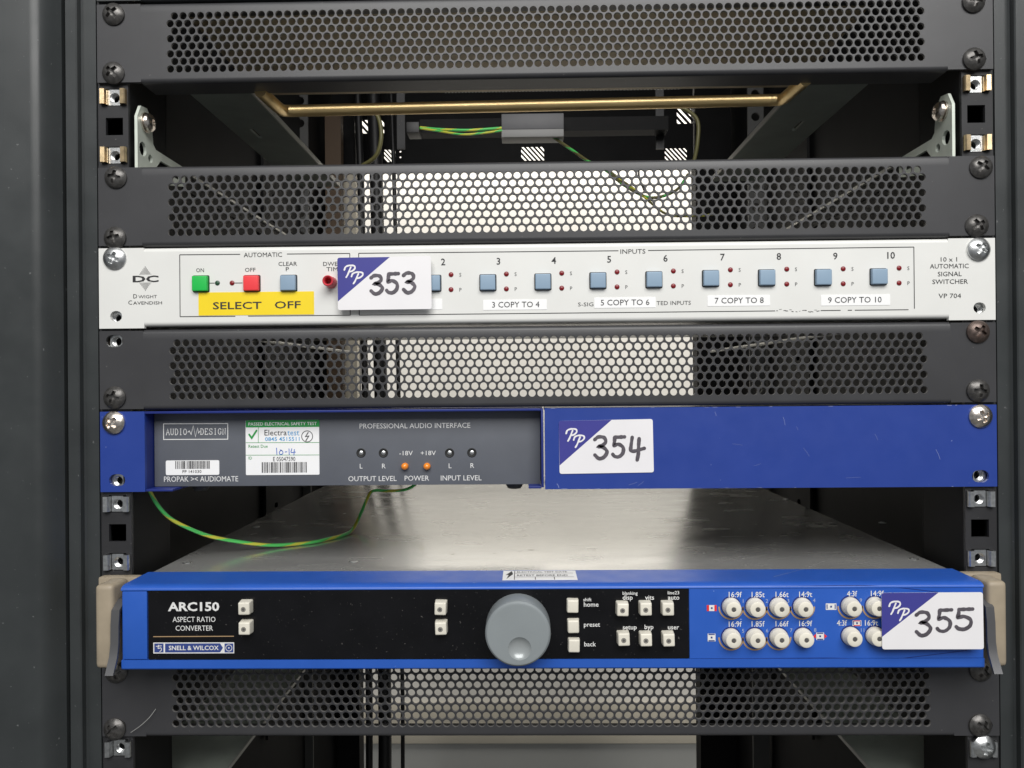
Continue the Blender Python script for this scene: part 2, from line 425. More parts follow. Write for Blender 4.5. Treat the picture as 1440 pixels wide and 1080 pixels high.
# ------------------------------------------------------------------ screws and cage nuts
def screw_mesh(name, m, R=6.0, H=3.4):
    mb = MB(); n = 30; rings = 16; v = []; f = []
    def hgt(x, z):
        r = math.hypot(x, z)/R
        h = H*(1-max(0, r)**2.6*0.72)
        wv = 1.35-0.16*math.hypot(x, z)
        if (abs(x) < wv and abs(z) < 3.3) or (abs(z) < wv and abs(x) < 3.3):
            h -= 2.3*(1-0.10*math.hypot(x, z))
        return h
    mb.add([(0, -hgt(0, 0), 0)], [])
    g = 44
    idx = {}
    for i in range(g+1):
        for j in range(g+1):
            a, b = -1+2*i/g, -1+2*j/g
            # square to disc
            x, z = a*math.sqrt(1-b*b/2)*R, b*math.sqrt(1-a*a/2)*R
            idx[i, j] = len(v); v.append((x, -hgt(x, z), z))
    for i in range(g):
        for j in range(g): f.append((idx[i, j], idx[i+1, j], idx[i+1, j+1], idx[i, j+1]))
    mb = MB(); mb.add(v, f)
    mb.lathe((0, 0, 0), [(R, 0.6), (R, -hgt(R, 0))], seg=40)
    mb.lathe((0, 0, 0), [(2.9, 14), (2.9, 0.5)], seg=12)
    o = mb.build(name, m, None, smooth=35)
    me = o.data; off = ORIG[o.name]
    for vtx in me.vertices: vtx.co += off*S          # put the origin back under the head
    bpy.data.objects.remove(o); return me
SM = {k: screw_mesh('screw', m, R) for k, m, R in (('black', BLKSCREW, 6.0), ('zinc', ZINC, 6.2), ('nickel', NICKEL, 6.2), ('brown', BRNSCREW, 6.0))}
def screw(px, py, y, kind, parent, rot=None):
    p = at(px, py, y-3)
    o = bpy.data.objects.new('screw', SM[kind]); col.objects.link(o); ORIG[o.name] = Vector((p.x, y, p.z)); o.parent = parent
    o.location = (Vector((p.x, y, p.z))-origin_of(parent))*S
    o.rotation_euler = (random.uniform(-.05, .05), random.uniform(0, 1.57) if rot is None else rot, random.uniform(-.05, .05))
    return o
def cage_nut(sg, zc, label, behind=False):
    xc = sg*233.3; t = thing('cage_nut', (xc, 2, zc-4.5), label, 'cage nut', 'cage nuts clipped into the square holes of the mounting posts')
    mb = MB()
    for s2 in (() if behind else (-1, 1)):            # two folded spring tabs hooked over the hole's edges
        prof = [(xc+s2*3.4, 5), (xc+s2*3.6, 1.0), (xc+s2*4.3, -0.3), (xc+s2*6.6, -0.5), (xc+s2*7.1, 0.2), (xc+s2*7.1, 1.9), (xc+s2*6.4, 1.9), (xc+s2*6.2, 0.7), (xc+s2*4.6, 0.7), (xc+s2*4.3, 5)]
        mb.extrude_z(prof, zc-4.1, zc+4.1)
    mb.box(xc-7.5, xc+7.5, 10.0, 10.8, zc-4.6, zc+4.6); mb.box(xc-7.5, xc-3.6, 4.6, 9.9, zc-4.5, zc+4.5); mb.box(xc+3.6, xc+7.5, 4.6, 9.9, zc-4.5, zc+4.5)
    mb.build('cage', GOLDZ if zc > -60 else ZINC, t, smooth=25)
    mb = MB().plate(rrect(xc-3.3, xc+3.3, zc-4.3, zc+4.3, 0.5), [circ(xc+sg*-0.3, zc-0.2, 2.75, 20)], 2.4, 9)
    for k in range(4): mb.lathe((xc-sg*0.3, 0, zc-0.2), [(2.75, 2.9+k*0.9), (2.3, 3.2+k*0.9), (2.3, 3.5+k*0.9), (2.75, 3.8+k*0.9)], seg=20)
    mb.build('nut', ZINC, t, smooth=20)
    MB().box(xc-3, xc+3, 9.2, 9.8, zc-4, zc+4).build('bore_end', DARK, t)
    return t
sides = {-1: 'ON button end', 1: 'end away from ON button'}
for sg in (-1, 1):
    e = sides[sg]
    cage_nut(sg, Z(-2)-6.35, 'gold cage nut just under the top vent panel, '+e)
    cage_nut(sg, Z(-2)-38.1, 'gold cage nut just above the second vent panel, '+e)
    cage_nut(sg, Z(3)-6.35, 'zinc cage nut just under the navy tray, '+e)
    cage_nut(sg, Z(3)-38.1, 'zinc cage nut just above the bright blue unit, '+e)
    cage_nut(sg, Z(2)-38.1, 'zinc cage nut inside the empty slot of the navy tray, '+e, True)
    cage_nut(sg, Z(0)-38.1, 'cage nut behind the empty hole of the white panel, '+e, True)
cage_nut(-1, Z(1)-6.35, 'zinc cage nut seen through the empty slot of the vent panel under the white unit', True)
cage_nut(-1, Z(6)-6.35, 'empty zinc cage nut just under the lowest vent panel')
t = cage_nut(1, Z(6)-6.35, 'cage nut holding a loose bright zinc screw under the lowest vent panel')
o = screw(1388, 1053.6, 0.5, 'zinc', t)

# ------------------------------------------------------------------ vent panels
PITCH_H, ROWS = 4.757, 8
RH = PITCH_H*0.866; RAD = 2.04
def fold_prof(z0, z1, r, depth, th=1.2, n=5):
    """folded-edge panel, outer skin then inner skin, in (y,z)"""
    o_ = [(depth, z1), (r+0.02, z1)]
    for k in range(n+1):
        a = radians(90*k/n); o_.append((r-r*sin(a), z1-r+r*cos(a)))
    o_ += [(0, z1-r-0.02), (0, z0+r+0.02)]
    for k in range(n+1):
        a = radians(90*k/n); o_.append((r-r*cos(a), z0+r-r*sin(a)))
    o_ += [(r+0.02, z0), (depth, z0)]; return o_
def ear(mb, sg, z0, z1, slots, xin=217.3, th=2.0):
    mb.plate([(sg*(xin+0.01), z0), (sg*HW, z0), (sg*HW, z1), (sg*(xin+0.01), z1)], [slot(sg*233.0, z, w_, 6.6) for z, w_ in slots], 0, th)
def vent_mesh():
    mb = MB(); h = 43.7/2; r = 2.4
    fw = 43*PITCH_H; fz = ROWS*RH/2; xin = 217.3
    for row in range(ROWS):
        nh = 86 if row % 2 == 0 else 85
        zc = fz-RH*(row+0.5); x0 = -(nh-1)/2*PITCH_H-1.0
        zl, zh = zc-RH/2, zc+RH/2
        for i in range(nh):
            xc = x0+i*PITCH_H; cs = [(xc+PITCH_H/2, zh), (xc-PITCH_H/2, zh), (xc-PITCH_H/2, zl), (xc+PITCH_H/2, zl)]
            v = [(c[0], 0, c[1]) for c in cs]
            ci = [(xc+RAD*cos(radians(45+22.5*k)), zc+RAD*sin(radians(45+22.5*k))) for k in range(16)]
            v += [(c[0], 0.0, c[1]) for c in ci]+[(xc+(c[0]-xc)*0.955, 0.16, zc+(c[1]-zc)*0.955) for c in ci]+[(xc+(c[0]-xc)*0.95, 1.3, zc+(c[1]-zc)*0.95) for c in ci]
            f = []
            for q in range(4): f.append([q, (q+1) % 4]+[4+(4*(q+1)-k) % 16 for k in range(5)])
            mb.add(v, f)
            n_ = len(mb.v)-len(v)
            for k in range(16):
                for o2 in (0, 16): mb.f.append([n_+4+o2+k, n_+4+o2+(k+1) % 16, n_+20+o2+(k+1) % 16, n_+20+o2+k]); mb.mi.append(1)
        for xa, xb in ((-xin, x0-PITCH_H/2), (x0+(nh-0.5)*PITCH_H, xin)):
            mb.add([(xa, 0, zl), (xb, 0, zl), (xb, 0, zh), (xa, 0, zh)], [(0, 1, 2, 3)])
    for za, zb_ in ((fz, h-r), (-h+r, -fz)):
        mb.add([(-xin, 0, za), (xin, 0, za), (xin, 0, zb_), (-xin, 0, zb_)], [(0, 1, 2, 3)])
    pr = fold_prof(-h, h, r, 17)
    mb.extrude_x(pr[:9], -xin, xin, closed=False); mb.extrude_x(pr[9:], -xin, xin, closed=False)
    for sg in (-1, 1): ear(mb, sg, -h+0.6, h-0.6, [(h-6.0, 9.5), (-h+6.0, 9.5)])
    return mb
vent0 = None
def vent(k, flip, label, screws, shift=0):
    global vent0
    c = (shift, 0, Z(k)-U/2)
    if vent0 is None:
        o = vent_mesh().build('vent_panel', [VENT, HOLEW], None, smooth=30); vent0 = o
        off = ORIG[o.name]
        for v in o.data.vertices: v.co += off*S
        o.location = Vector(c)*S; ORIG[o.name] = Vector(c)
    else: o = dup(vent0, c)
    if flip: o.rotation_euler = (0, pi, 0)
    tagit(o, label, 'vent panel', 'perforated vent panels between the rack units')
    for px, py, kind in screws:
        s_ = screw(px, py, 0, kind, None); p = ORIG[s_.name]
        s_.parent = o
        d = p-Vector(c)
        if flip: d = Vector((-d.x, d.y, -d.z))
        s_.location = d*S
    return o
vent(-3, True, 'perforated charcoal vent panel above the open gap with the brass bar', [(156, 17, 'black'), (156, 100, 'black'), (1373, -1, 'black'), (1374, 80, 'black')])
vent(-1, False, 'perforated charcoal vent panel directly above the white switcher unit', [(159, 247, 'black'), (153, 328, 'black'), (1378, 228, 'black'), (1377, 315, 'black')])
vent(1, True, 'perforated charcoal vent panel between the white switcher and the navy tray', [(157.8, 559, 'black'), (1379.4, 466, 'brown'), (1379.4, 549.4, 'black')])
vent(5, False, 'perforated charcoal vent panel under the bright blue unit', [(166, 943, 'black'), (165, 1020, 'black'), (1389, 1019, 'black'), (1391, 936, 'black')], 0)
# blanking panel just above the frame's edge
bp = MB(); bp.extrude_x(fold_prof(Z(-4)-43.9+0.5, Z(-4)-0.3, 2.4, 13), -217, 217, closed=False)
for sg in (-1, 1): ear(bp, sg, Z(-4)-43.5, Z(-4)-0.6, [(Z(-4)-6, 9.5), (Z(-4)-38.4, 9.5)])
bp.build('blank_panel', CAB, smooth=30, label='plain dark blanking panel above the top vent panel, only its edge showing', cat='panel')

# ------------------------------------------------------------------ shared small parts
def stamp(mb, kind, x0, z0, w, h, lw, y):
    G = {'3': [[(.05, .86), (.30, .98), (.68, .95), (.80, .76), (.58, .60), (.34, .54), (.64, .50), (.88, .30), (.66, .06), (.32, .0), (.05, .16)]],
         '5': [[(.22, .96), (.20, .76), (.16, .56), (.48, .62), (.84, .46), (.82, .18), (.52, .0), (.20, .02), (.06, .12)], [(.22, .96), (.58, .97), (.96, .98)]],
         '4': [[(.20, .98), (.12, .62), (.10, .42), (.30, .38), (.66, .44), (1.0, .50)], [(.66, .92), (.62, .60), (.60, .28), (.52, .0)]],
         'P': [[(.62, .86), (.46, .50), (.34, .22), (.20, .0)], [(.04, .62), (.16, .88), (.50, 1.0), (.92, .96), (.98, .74), (.74, .52), (.46, .46)]]}
    for i, st in enumerate(G[kind]): stroke(mb, [(x0+p[0]*w, z0+p[1]*h) for p in st], lw, y-0.02*i, vary=0.16)
def lot_sticker(parent, tl, tr, br, bl, t1, t2, y, digits, pps, label):
    """thin card with a blue corner; tl..bl are its corners and t1,t2 the triangle's ends, in photo pixels on plane y"""
    P = [at(*q, y) for q in (tl, tr, br, bl)]; k = mmpx(y)
    quad = [Vector((p.x, p.z)) for p in P]; out = []
    for i in range(4):                     # rounded corners
        c, a, b = quad[i], quad[i-1], quad[(i+1) % 4]
        da, db = (a-c).normalized()*1.3, (b-c).normalized()*1.3
        for q in range(5):
            t = q/4; out.append(tuple(c+da*(1-t)**2+db*t**2))
    st = slab('lot_sticker', out, y+0.15, 0.3, PAPER, parent, label=label)
    a, b = at(*t1, y), at(*t2, y); n = len(out)
    tri = out[0:5]+[(a.x, a.z-0.02), (b.x+0.02, b.z)]
    slab('blue_corner', tri, y-0.16, 0.05, PURPLE, st)
    mb = MB()
    for (d, x0, x1, y0, y1) in digits:
        p, q = at(x0, y1, y), at(x1, y0, y); stamp(mb, d, p.x, p.z, q.x-p.x, q.z-p.z, 5.0*k, y-0.30)
    mb.build('handwritten_number', MARKER, st, smooth=0)
    for (x0, x1, y0, y1) in pps:
        mb = MB(); p, q = at(x0, y1, y), at(x1, y0, y); stamp(mb, 'P', p.x, p.z, q.x-p.x, q.z-p.z, 2.3*k, y-0.32)
        mb.build('script_letter', PAPER, st, smooth=0)
    return st
def barcode(parent, px0, px1, py0, py1, y, seed):
    rnd = random.Random(seed); a, b = at(px0, py1, y), at(px1, py0, y); x = a.x; mb = MB()
    while x < b.x:
        w_ = rnd.choice((0.22, 0.22, 0.4, 0.6)); mb.add([(x, y-0.12, a.z), (x+w_, y-0.12, a.z), (x+w_, y-0.12, b.z), (x, y-0.12, b.z)], [(0, 1, 2, 3)]); x += w_+rnd.choice((0.22, 0.3, 0.5))
    return mb.build('barcode', INK, parent, smooth=0)
def label_rect(name, x0, y0, x1, y1, y, m, parent, t=0.2, r=0.3, label=None, dx=0):
    """paper label given by its top-left and bottom-right pixels; keeps the panel's own level"""
    a, b = at(x0, y0, y), at(x1, y1, y)
    return slab(name, rrect(a.x, b.x, b.z, a.z, r), y, t, m, parent, label=label)

# ------------------------------------------------------------------ white signal switcher
sw = thing('signal_switcher', (0, 0, Z(1)), 'white ten-input signal switcher panel with red, green and blue-grey square buttons', 'switcher')
z1, z0 = Z(0)-0.4, Z(1)+0.4
mb = MB(); mb.extrude_x(fold_prof(z0+1.0, z1, 2.2, 14), -216.6, 216.6, closed=False)
for sg in (-1, 1):
    hc = at(163.3 if sg < 0 else 1377.5, 444.7 if sg < 0 else 432.8, 0)
    mb.plate([(sg*216.61, z0), (sg*HW, z0), (sg*HW, z1), (sg*216.61, z1)], [slot(hc.x, hc.z, 6.6, 5.8), slot(sg*233, z1-6, 9, 6.4)], 0, 2.2)
mb.build('front_panel', WHITE, sw, smooth=30)
MB().box(-210, 210, 14.5, 155, z0+1.5, z1-1.5).build('chassis', CHASSIS, sw)
screw(157.8, 362, 0, 'zinc', sw); screw(1380.3, 349, 0, 'zinc', sw)
Y = 0
mb = MB(); lw = 0.42
for p, q in (((252.8, 358.3), (337.8, 357.6)), ((403.6, 357.2), (491.9, 356.4)), ((252.8, 358.3), (253.4, 445.3)), ((491.9, 356.4), (492.6, 443.3)), ((253.4, 445.3), (331, 444.7)), ((349, 444.5), (492.6, 443.3))): line(mb, p, q, lw, Y)
mb.build('printed_frame', INK, sw, smooth=0)
mb = MB()
for p, q in (((504.4, 356.2), (869.7, 352.6)), ((911.4, 352.2), (1285, 347.4)), ((504.4, 356.2), (505.3, 443.3)), ((1285, 347.4), (1285.8, 434)), ((505.3, 443.2), (1090, 437.2)), ((1154, 436.7), (1182, 436.4)), ((1192, 436.3), (1198, 436.2)), ((1202, 436.2), (1277.5, 435.5))): line(mb, p, q, lw, Y)
mb.build('printed_frame', INK, sw, smooth=0)
mb = MB()                                   # worn remains of the bottom line
rnd = random.Random(3)
for i in range(14):
    x = 1092+i*4.4+rnd.uniform(-1, 1); yy = 436.8+rnd.uniform(-1.5, 1.5)
    line(mb, (x, yy), (x+rnd.uniform(1.5, 4), yy+rnd.uniform(-1, 1)), rnd.uniform(.15, .45), Y)
mb.build('scuff_mark', INKG, sw, smooth=0)
for s_, xl, xr, py, h in (('AUTOMATIC', 342.5, 397, 358.3, 6.2), ('INPUTS', 872.5, 907.5, 353.6, 6.2), ('ON', 276, 287, 380, 5.4), ('OFF', 344.5, 359.5, 379.4, 5.4),
                       ('CLEAR', 391.5, 418, 371, 5.6), ('P', 402, 406.6, 378.5, 5.6), ('DWELL', 454.4, 484, 371, 5.6), ('TIME', 459, 481, 378.5, 5.6),
                       ('10 x 1', 1323, 1345.5, 364.7, 6), ('AUTOMATIC', 1308, 1361.5, 374.2, 6.2), ('SIGNAL', 1319, 1352, 385.2, 6.2), ('SWITCHER', 1311.5, 1360.5, 396, 6.2), ('VP 704', 1320, 1351, 416, 6.2)):
    textlr(s_, xl, xr, py, h, Y, INK, sw)
textlr('S-SIG', 812.8, 834.5, 428, 5.2, Y, INKG, sw); textlr('TED INPUTS', 923.5, 971.3, 426, 5.4, Y, INKG, sw)
# diamond mark of vertical bars with the two wide letters across it
mb = MB(); k = mmpx(0); c = at(204.4, 391.7, 0)
for i in range(-7, 8):
    hh = (8-abs(i))/8*17.5*k; x = c.x+i*1.62*k
    for za, zb2 in ((c.z+5.6*k, c.z+hh), (c.z-hh, c.z-5.6*k)):
        if zb2 > za: stroke(mb, [(x, za), (x, zb2)], 0.26, Y-0.12, smooth=False, ends=False)
mb.build('diamond_emblem', INKG, sw, smooth=0)
textlr('DC', 186.4, 223.5, 392.2, 9.2, Y, INK, sw, bold=0.03)
textlr('D', 187.5, 193, 416.6, 5.8, Y, INK, sw); textlr('WIGHT', 194.5, 221, 417.2, 4.4, Y, INKG, sw)
textlr('C', 180.5, 186, 425.4, 5.8, Y, INK, sw); textlr('AVENDISH', 187, 228.3, 426, 4.4, Y, INK, sw)

def push_button(px, py, m, parent, size=21.4, prot=2.6, y=0, gap=0.55):
    p = at(px, py, y-prot); s_ = size*mmpx(y-prot)/2
    b = MB().box(p.x-s_, p.x+s_, y-prot, y+3, p.z-s_, p.z+s_, bev=0.55, seg=3).build('push_button', m, parent, smooth=40)
    mb = MB().plate(rrect(p.x-s_-gap, p.x+s_+gap, p.z-s_-gap, p.z+s_+gap, 0.8), [], y-0.09, y-0.02)
    mb.build('button_aperture', DARK, b, smooth=0)
    return b
def lamp(px, py, m, parent, r=1.35, y=0, dome=0.5):
    p = at(px, py, y)
    return MB().lathe((p.x, y, p.z), [(r, 0.4), (r, -0.12), (r*0.9, -0.12-dome*0.5), (r*0.55, -0.12-dome*0.88), (0.02, -0.12-dome)], seg=20).build('indicator_lamp', m, parent, smooth=40)
push_button(280, 398.3, GREENP, sw)['label'] = 'green ON button'
push_button(352.2, 397.8, REDP, sw)['label'] = 'red OFF button'
push_button(404.2, 397.5, BTNBLUE, sw)
lamp(305.8, 398, LEDG, sw); lamp(326.4, 398, LEDR, sw)
mb = MB(); line(mb, (291.5, 398.2), (302, 398.1), 0.4, Y); line(mb, (330, 398), (341, 397.9), 0.4, Y); mb.build('printed_line', INK, sw, smooth=0)
btn = {1: (530, 398.5), 2: (608, 397.6), 3: (685.8, 396.7), 4: (763.6, 395.6), 5: (841.4, 393.9), 6: (920.6, 392.5), 7: (1000.8, 390.8), 8: (1080, 389.9), 9: (1159.4, 389.4), 10: (1238, 388.4)}
for n_, (px, py) in btn.items():
    push_button(px, py, BTNBLUE, sw)
    lamp(px+26.3, py-11.4, LEDR, sw); lamp(px+26.3, py+9.6, LEDR, sw)
    if n_ > 1:
        text(str(n_), px+15.2 if n_ < 10 else px+15, py-29.3, 9.4, Y, INK, sw, bold=0.012)
        text('S', px+39.3, py-11.2, 5, Y, INKG, sw); text('P', px+39.6, py+9.8, 5, Y, INKG, sw)
yl = label_rect('yellow_label', 279.2, 411.4, 441.8, 442.2, 0, LABELY, sw)
textlr('SELECT', 299, 368.3, 429.6, 10, -0.2, INK, yl, bold=0.01); textlr('OFF', 386.2, 423, 428.6, 10, -0.2, INK, yl, bold=0.01)
for s_, x0, y0, x1, y1, a, b in (('3 COPY TO 4', 679.4, 421.8, 769, 435.2, 692, 758.5), ('5 COPY TO 6', 835.6, 418.6, 922, 432.4, 845, 913), ('7 COPY TO 8', 994.8, 415.6, 1082.8, 429.8, 1005.5, 1073.5), ('9 COPY TO 10', 1154.4, 414.8, 1251.6, 429, 1165, 1239)):
    lb = label_rect('printed_label', x0, y0, x1, y1, 0, LABELW, sw); textlr(s_, a, b, (y0+y1)/2-0.3, 7.8, -0.2, INK, lb)
lb = label_rect('printed_label', 538, 421, 622, 435.2, 0, LABELW, sw)
# slim red control shaft
p = at(466.0, 397.4, 0)
MB().lathe((p.x, 0, p.z), [(0.02, -2.0), (1.6, -2.2), (1.9, -7.6), (2.5, -8.2), (2.9, -7.8), (3.0, -3), (3.2, 0.3)], seg=24).build('control_knob', REDK, sw, smooth=40)
d1 = lambda X, Yy: (460+X/3.6, 330+Yy/3.6)
def dg(f, d, x0, x1, y0, y1): a = f(x0, y0); b = f(x1, y1); return (d, a[0], b[0], a[1], b[1])
def pp(f, x0, x1, y0, y1): a = f(x0, y0); b = f(x1, y1); return (a[0], b[0], a[1], b[1])
lot_sticker(sw, d1(52, 117), d1(525, 108), d1(530, 376), d1(55, 382), d1(318, 113), d1(55, 338), -4.4,
            [dg(d1, '3', 220, 288, 205, 300), dg(d1, '5', 298, 364, 195, 294), dg(d1, '3', 384, 452, 192, 294)], [pp(d1, 86, 142, 156, 216), pp(d1, 122, 182, 190, 248)], 'lot sticker hand-numbered 353')

# ------------------------------------------------------------------ navy tray and grey audio interface
z1, z0 = Z(2)-0.4, Z(3)+0.4
tray = thing('rack_tray', (0, 0, z0), 'navy blue rack tray with wide blank face, holding the grey audio unit', 'rack tray')
hcl, hcr = at(164.7, 675.3, 0), at(1378.9, 669.7, 0)
xe = at(203.6, 640, 0).x; xs = at(764.5, 640, 0).x
MB().plate([(-HW, z0), (xe, z0), (xe, z1), (-HW, z1)], [slot(hcl.x, hcl.z, 9, 6.6), slot(hcl.x-1, z1-6, 9, 6.4)], 0, 2).build('rack_ear', TRAYB, tray, smooth=0)
# sleeve round the grey unit: left wall, top, right wall, two short lips below
mb = MB(); t_ = 1.3
mb.box(xe-t_, xe, 2.05, 60, z0, z1-0.02); mb.box(xe+0.02, xs-t_, 0, 98, z1-t_, z1, bev=0.3); mb.box(xs-t_+0.02, xs, 0, 98, z0+1, z1-0.05, bev=0.4)
mb.box(xe+0.02, xe+15, 0.6, 80, z0, z0+t_, bev=0.4); mb.box(xs-t_-7, xs-t_, 0.6, 80, z0+0.3, z0+0.3+t_, bev=0.4)
mb.build('sleeve', TRAYD, tray, smooth=30)
xb = xs+0.7
mb = MB().plate([(xb, z0), (HW, z0), (HW, z1), (xb, z1)], [slot(hcr.x, hcr.z, 9, 6.6), slot(hcr.x+1, z1-6, 9, 6.4)], 0, 1.8)
mb.build('blank_face', TRAYB, tray, smooth=0, label='wide navy blank half of the tray')
MB().box(xb+0.3, 217, 1.9, 34, z1-1.6, z1-0.1).build('top_fold', CHASSIS, tray)
MB().box(xb+0.3, 217, 1.9, 26, z0+0.1, z0+1.5).build('bottom_fold', TRAYD, tray)
mb = MB()                                    # paint chips along the edges, scratches on the face
rnd = random.Random(12)
for i in range(22):
    x = rnd.uniform(770, 1390); top = rnd.random() < 0.4
    e = at(x, 580, 0).x; zz = z1-0.15 if top else z0+0.15
    stroke(mb, [(e, zz), (e+rnd.uniform(0.6, 3), zz+rnd.uniform(-.1, .1))], rnd.uniform(.12, .3), -0.06-0.004*i, smooth=False, ends=False)
for x, y, dx, dy, w_ in ((1101, 586, 3, 12, .25), (1005, 579, 2, 6, .25), (1130, 630, 8, 12, .16), (1316, 632, 6, 14, .28), (884, 682, 12, -4, .2), (897, 683, 8, -6, .2), (1230, 610, 4, 9, .15), (1060, 655, 10, -3, .12), (1190, 672, 20, -1, .12), (783, 680, 3, 6, .5), (1030, 624, 14, 2, .12), (1120, 600, 2, 5, .15)):
    a, b = at(x, y, 0), at(x+dx, y+dy, 0); stroke(mb, [(a.x, a.z), ((a.x+b.x)/2+0.2, (a.z+b.z)/2), (b.x, b.z)], w_*0.6, -0.06-0.003*(x % 7), ends=False)
mb.build('paint_scratch', mat('scratched_navy', (0.22, 0.26, 0.5), 0.5), tray, smooth=0, kind='stuff')
screw(156.4, 594.7, 0, 'nickel', tray); screw(1383, 585.6, 0, 'nickel', tray)

YF = 10
fa, fb = at(218.3, 583.6, YF), at(761.6, 688, YF)
xl_, xr_ = xe+0.4, xs-t_-0.3; zt_, zb_ = z1-t_-0.15, z0+t_+0.2
au = thing('audio_interface', (0, YF, z0-2), 'half-width grey audio interface with white lettering and two orange lamps', 'audio unit')
mb = MB().box(xl_, xr_, YF, YF+3, zb_, zt_, bev=0.3); fas = mb.build('fascia', GREYF, au, smooth=30)
MB().box(xl_+1, xr_-1, YF+3.1, 95, zb_+0.3, zt_-0.3).build('case', CHASSIS, au)
p = at(723.5, 690, YF+14)
for fx in (p.x, xl_+20): MB().lathe((fx, YF+14, zb_), [(5.4, 0.2), (5.2, -1.2), (3.9, -3.6), (3.4, -4.0), (0.02, -4.0)], seg=24, axis='z').build('rubber_foot', RUBBER, au, smooth=40)
mb = MB()
for p_, q_ in (((229.6, 596), (320.9, 595.6)), ((229.6, 618), (320.9, 617.6))): line(mb, p_, q_, 0.45, YF)
for p_, q_ in (((230.1, 596.5), (230.3, 617.5)), ((320.4, 596.2), (320.4, 617.2))): line(mb, p_, q_, 0.45, YF, up=0.13)
mb.build('logo_frame', INKW, au, smooth=0)
def slab_text(s_, x0, x1, py, h, y, m, parent, w_=0.34):
    """slab-serif capitals drawn stroke by stroke"""
    G = {'A': [[(0, 0), (.5, 1), (1, 0)], [(.2, .38), (.8, .38)], [(-.12, 0), (.2, 0)], [(.8, 0), (1.12, 0)]],
         'U': [[(.1, 1), (.1, .3), (.22, .06), (.5, 0), (.78, .06), (.9, .3), (.9, 1)], [(-.08, 1), (.28, 1)], [(.72, 1), (1.08, 1)]],
         'D': [[(.15, 0), (.15, 1)], [(0, 1), (.55, 1), (.85, .85), (1, .5), (.85, .15), (.55, 0), (0, 0)]],
         'I': [[(.5, 0), (.5, 1)], [(.25, 0), (.75, 0)], [(.25, 1), (.75, 1)]],
         'O': [[(.5, 1), (.15, .85), (0, .5), (.15, .15), (.5, 0), (.85, .15), (1, .5), (.85, .85), (.5, 1)]],
         'E': [[(.15, 0), (.15, 1)], [(0, 1), (.9, 1), (.9, .8)], [(0, 0), (.95, 0), (.95, .22)], [(.15, .52), (.65, .52)]],
         'S': [[(.9, .72), (.88, .95), (.5, 1), (.12, .92), (.1, .65), (.5, .52), (.9, .38), (.9, .1), (.5, 0), (.12, .05), (.1, .3)]],
         'G': [[(.95, .72), (.8, .95), (.5, 1), (.15, .85), (0, .5), (.15, .15), (.5, 0), (.85, .1), (.92, .4)], [(.6, .42), (1.05, .42)]],
         'N': [[(.12, 0), (.12, 1), (.88, 0), (.88, 1)], [(-.05, 0), (.3, 0)], [(.7, 1), (1.05, 1)]]}
    mb = MB(); a, b = at(x0, py+h/2, y), at(x1, py-h/2, y); n = len(s_); cw = (b.x-a.x)/(n-1+0.72); gw = cw*0.72
    for i, ch in enumerate(s_):
        for j, st in enumerate(G[ch]):
            stroke(mb, [(a.x+i*cw+p[0]*gw, a.z+p[1]*(b.z-a.z)) for p in st], w_, y-0.15-0.012*j, smooth=False, ends=False)
    return mb.build('lettering', m, parent, smooth=0)
slab_text('AUDIO', 234, 262.5, 607.3, 8.6, YF, INKW, au); slab_text('DESIGN', 282, 317.5, 606.8, 8.6, YF, INKW, au)
mb = MB(); pts = [(264, 608), (266.5, 606), (269, 611), (272, 598.5), (275, 614), (278, 602), (279.5, 609), (281.5, 606)]
stroke(mb, [(at(*q, YF).x, at(*q, YF).z) for q in pts], 0.42, YF-0.15, smooth=False, ends=False); mb.build('wave_emblem', INKW, au, smooth=0)
textlr('PROPAK >< AUDIOMATE', 230, 335.8, 673.5, 7.4, YF, INKW, au); textlr('PROFESSIONAL AUDIO INTERFACE', 505.3, 661.6, 598.6, 7, YF, INKW, au)
for s_, px, py, h in (('L', 508, 655.5, 6.6), ('R', 539.8, 655.3, 6.6), ('L', 633, 655, 6.6), ('R', 664.2, 654.6, 6.6)): text(s_, px, py, h, YF, INKW, au)
textlr('-18V', 561.5, 580.5, 637.2, 6.2, YF, INKW, au); textlr('+18V', 591.5, 613, 637, 6.2, YF, INKW, au)
textlr('OUTPUT LEVEL', 489.7, 558, 673, 7, YF, INKW, au); textlr('POWER', 569, 603.5, 672.4, 7, YF, INKW, au); textlr('INPUT LEVEL', 619.8, 677.3, 672, 7, YF, INKW, au)
for px, py in ((507.8, 637), (539.2, 637), (632.2, 637), (663.6, 636.6)):
    p = at(px, py, YF)
    tr = MB().lathe((p.x, YF, p.z), [(0.02, -0.04), (1.5, -0.06), (1.8, -0.35), (2.3, -0.4), (2.6, -0.1), (2.6, 0.3)], seg=24).build('trimmer', RUBBER, au, smooth=40)
    MB().lathe((p.x, YF, p.z), [(1.2, 0.1), (1.2, -0.12), (0.8, -0.3), (0.02, -0.34)], seg=16).build('trimmer_slot', ZINC, tr, smooth=40)
for px in (569.7, 600.8):
    p = at(px, 655.5, YF); MB().lathe((p.x, YF, p.z), [(1.95, 0.5), (1.95, -1.6), (1.7, -2.5), (1.0, -3.2), (0.02, -3.45)], seg=20).build('orange_lamp', LEDO, au, smooth=50)
bl = label_rect('barcode_label', 233.3, 647.6, 308.6, 667.6, YF, LABELW, au, r=0.8); barcode(bl, 246.7, 295, 648, 659.4, YF-0.2, 5); textlr('PP 141030', 256.5, 283.5, 663, 4.2, YF-0.2, INK, bl)
tl_ = label_rect('test_label', 345.4, 591, 449.4, 667.4, YF, LABELW, au, r=0.5, label='green and white electrical safety test label')
YL = YF-0.2
hd = label_rect('green_header', 345.6, 591.1, 449.2, 600.3, YL, INKGRN, tl_, t=0.05, r=0.3)
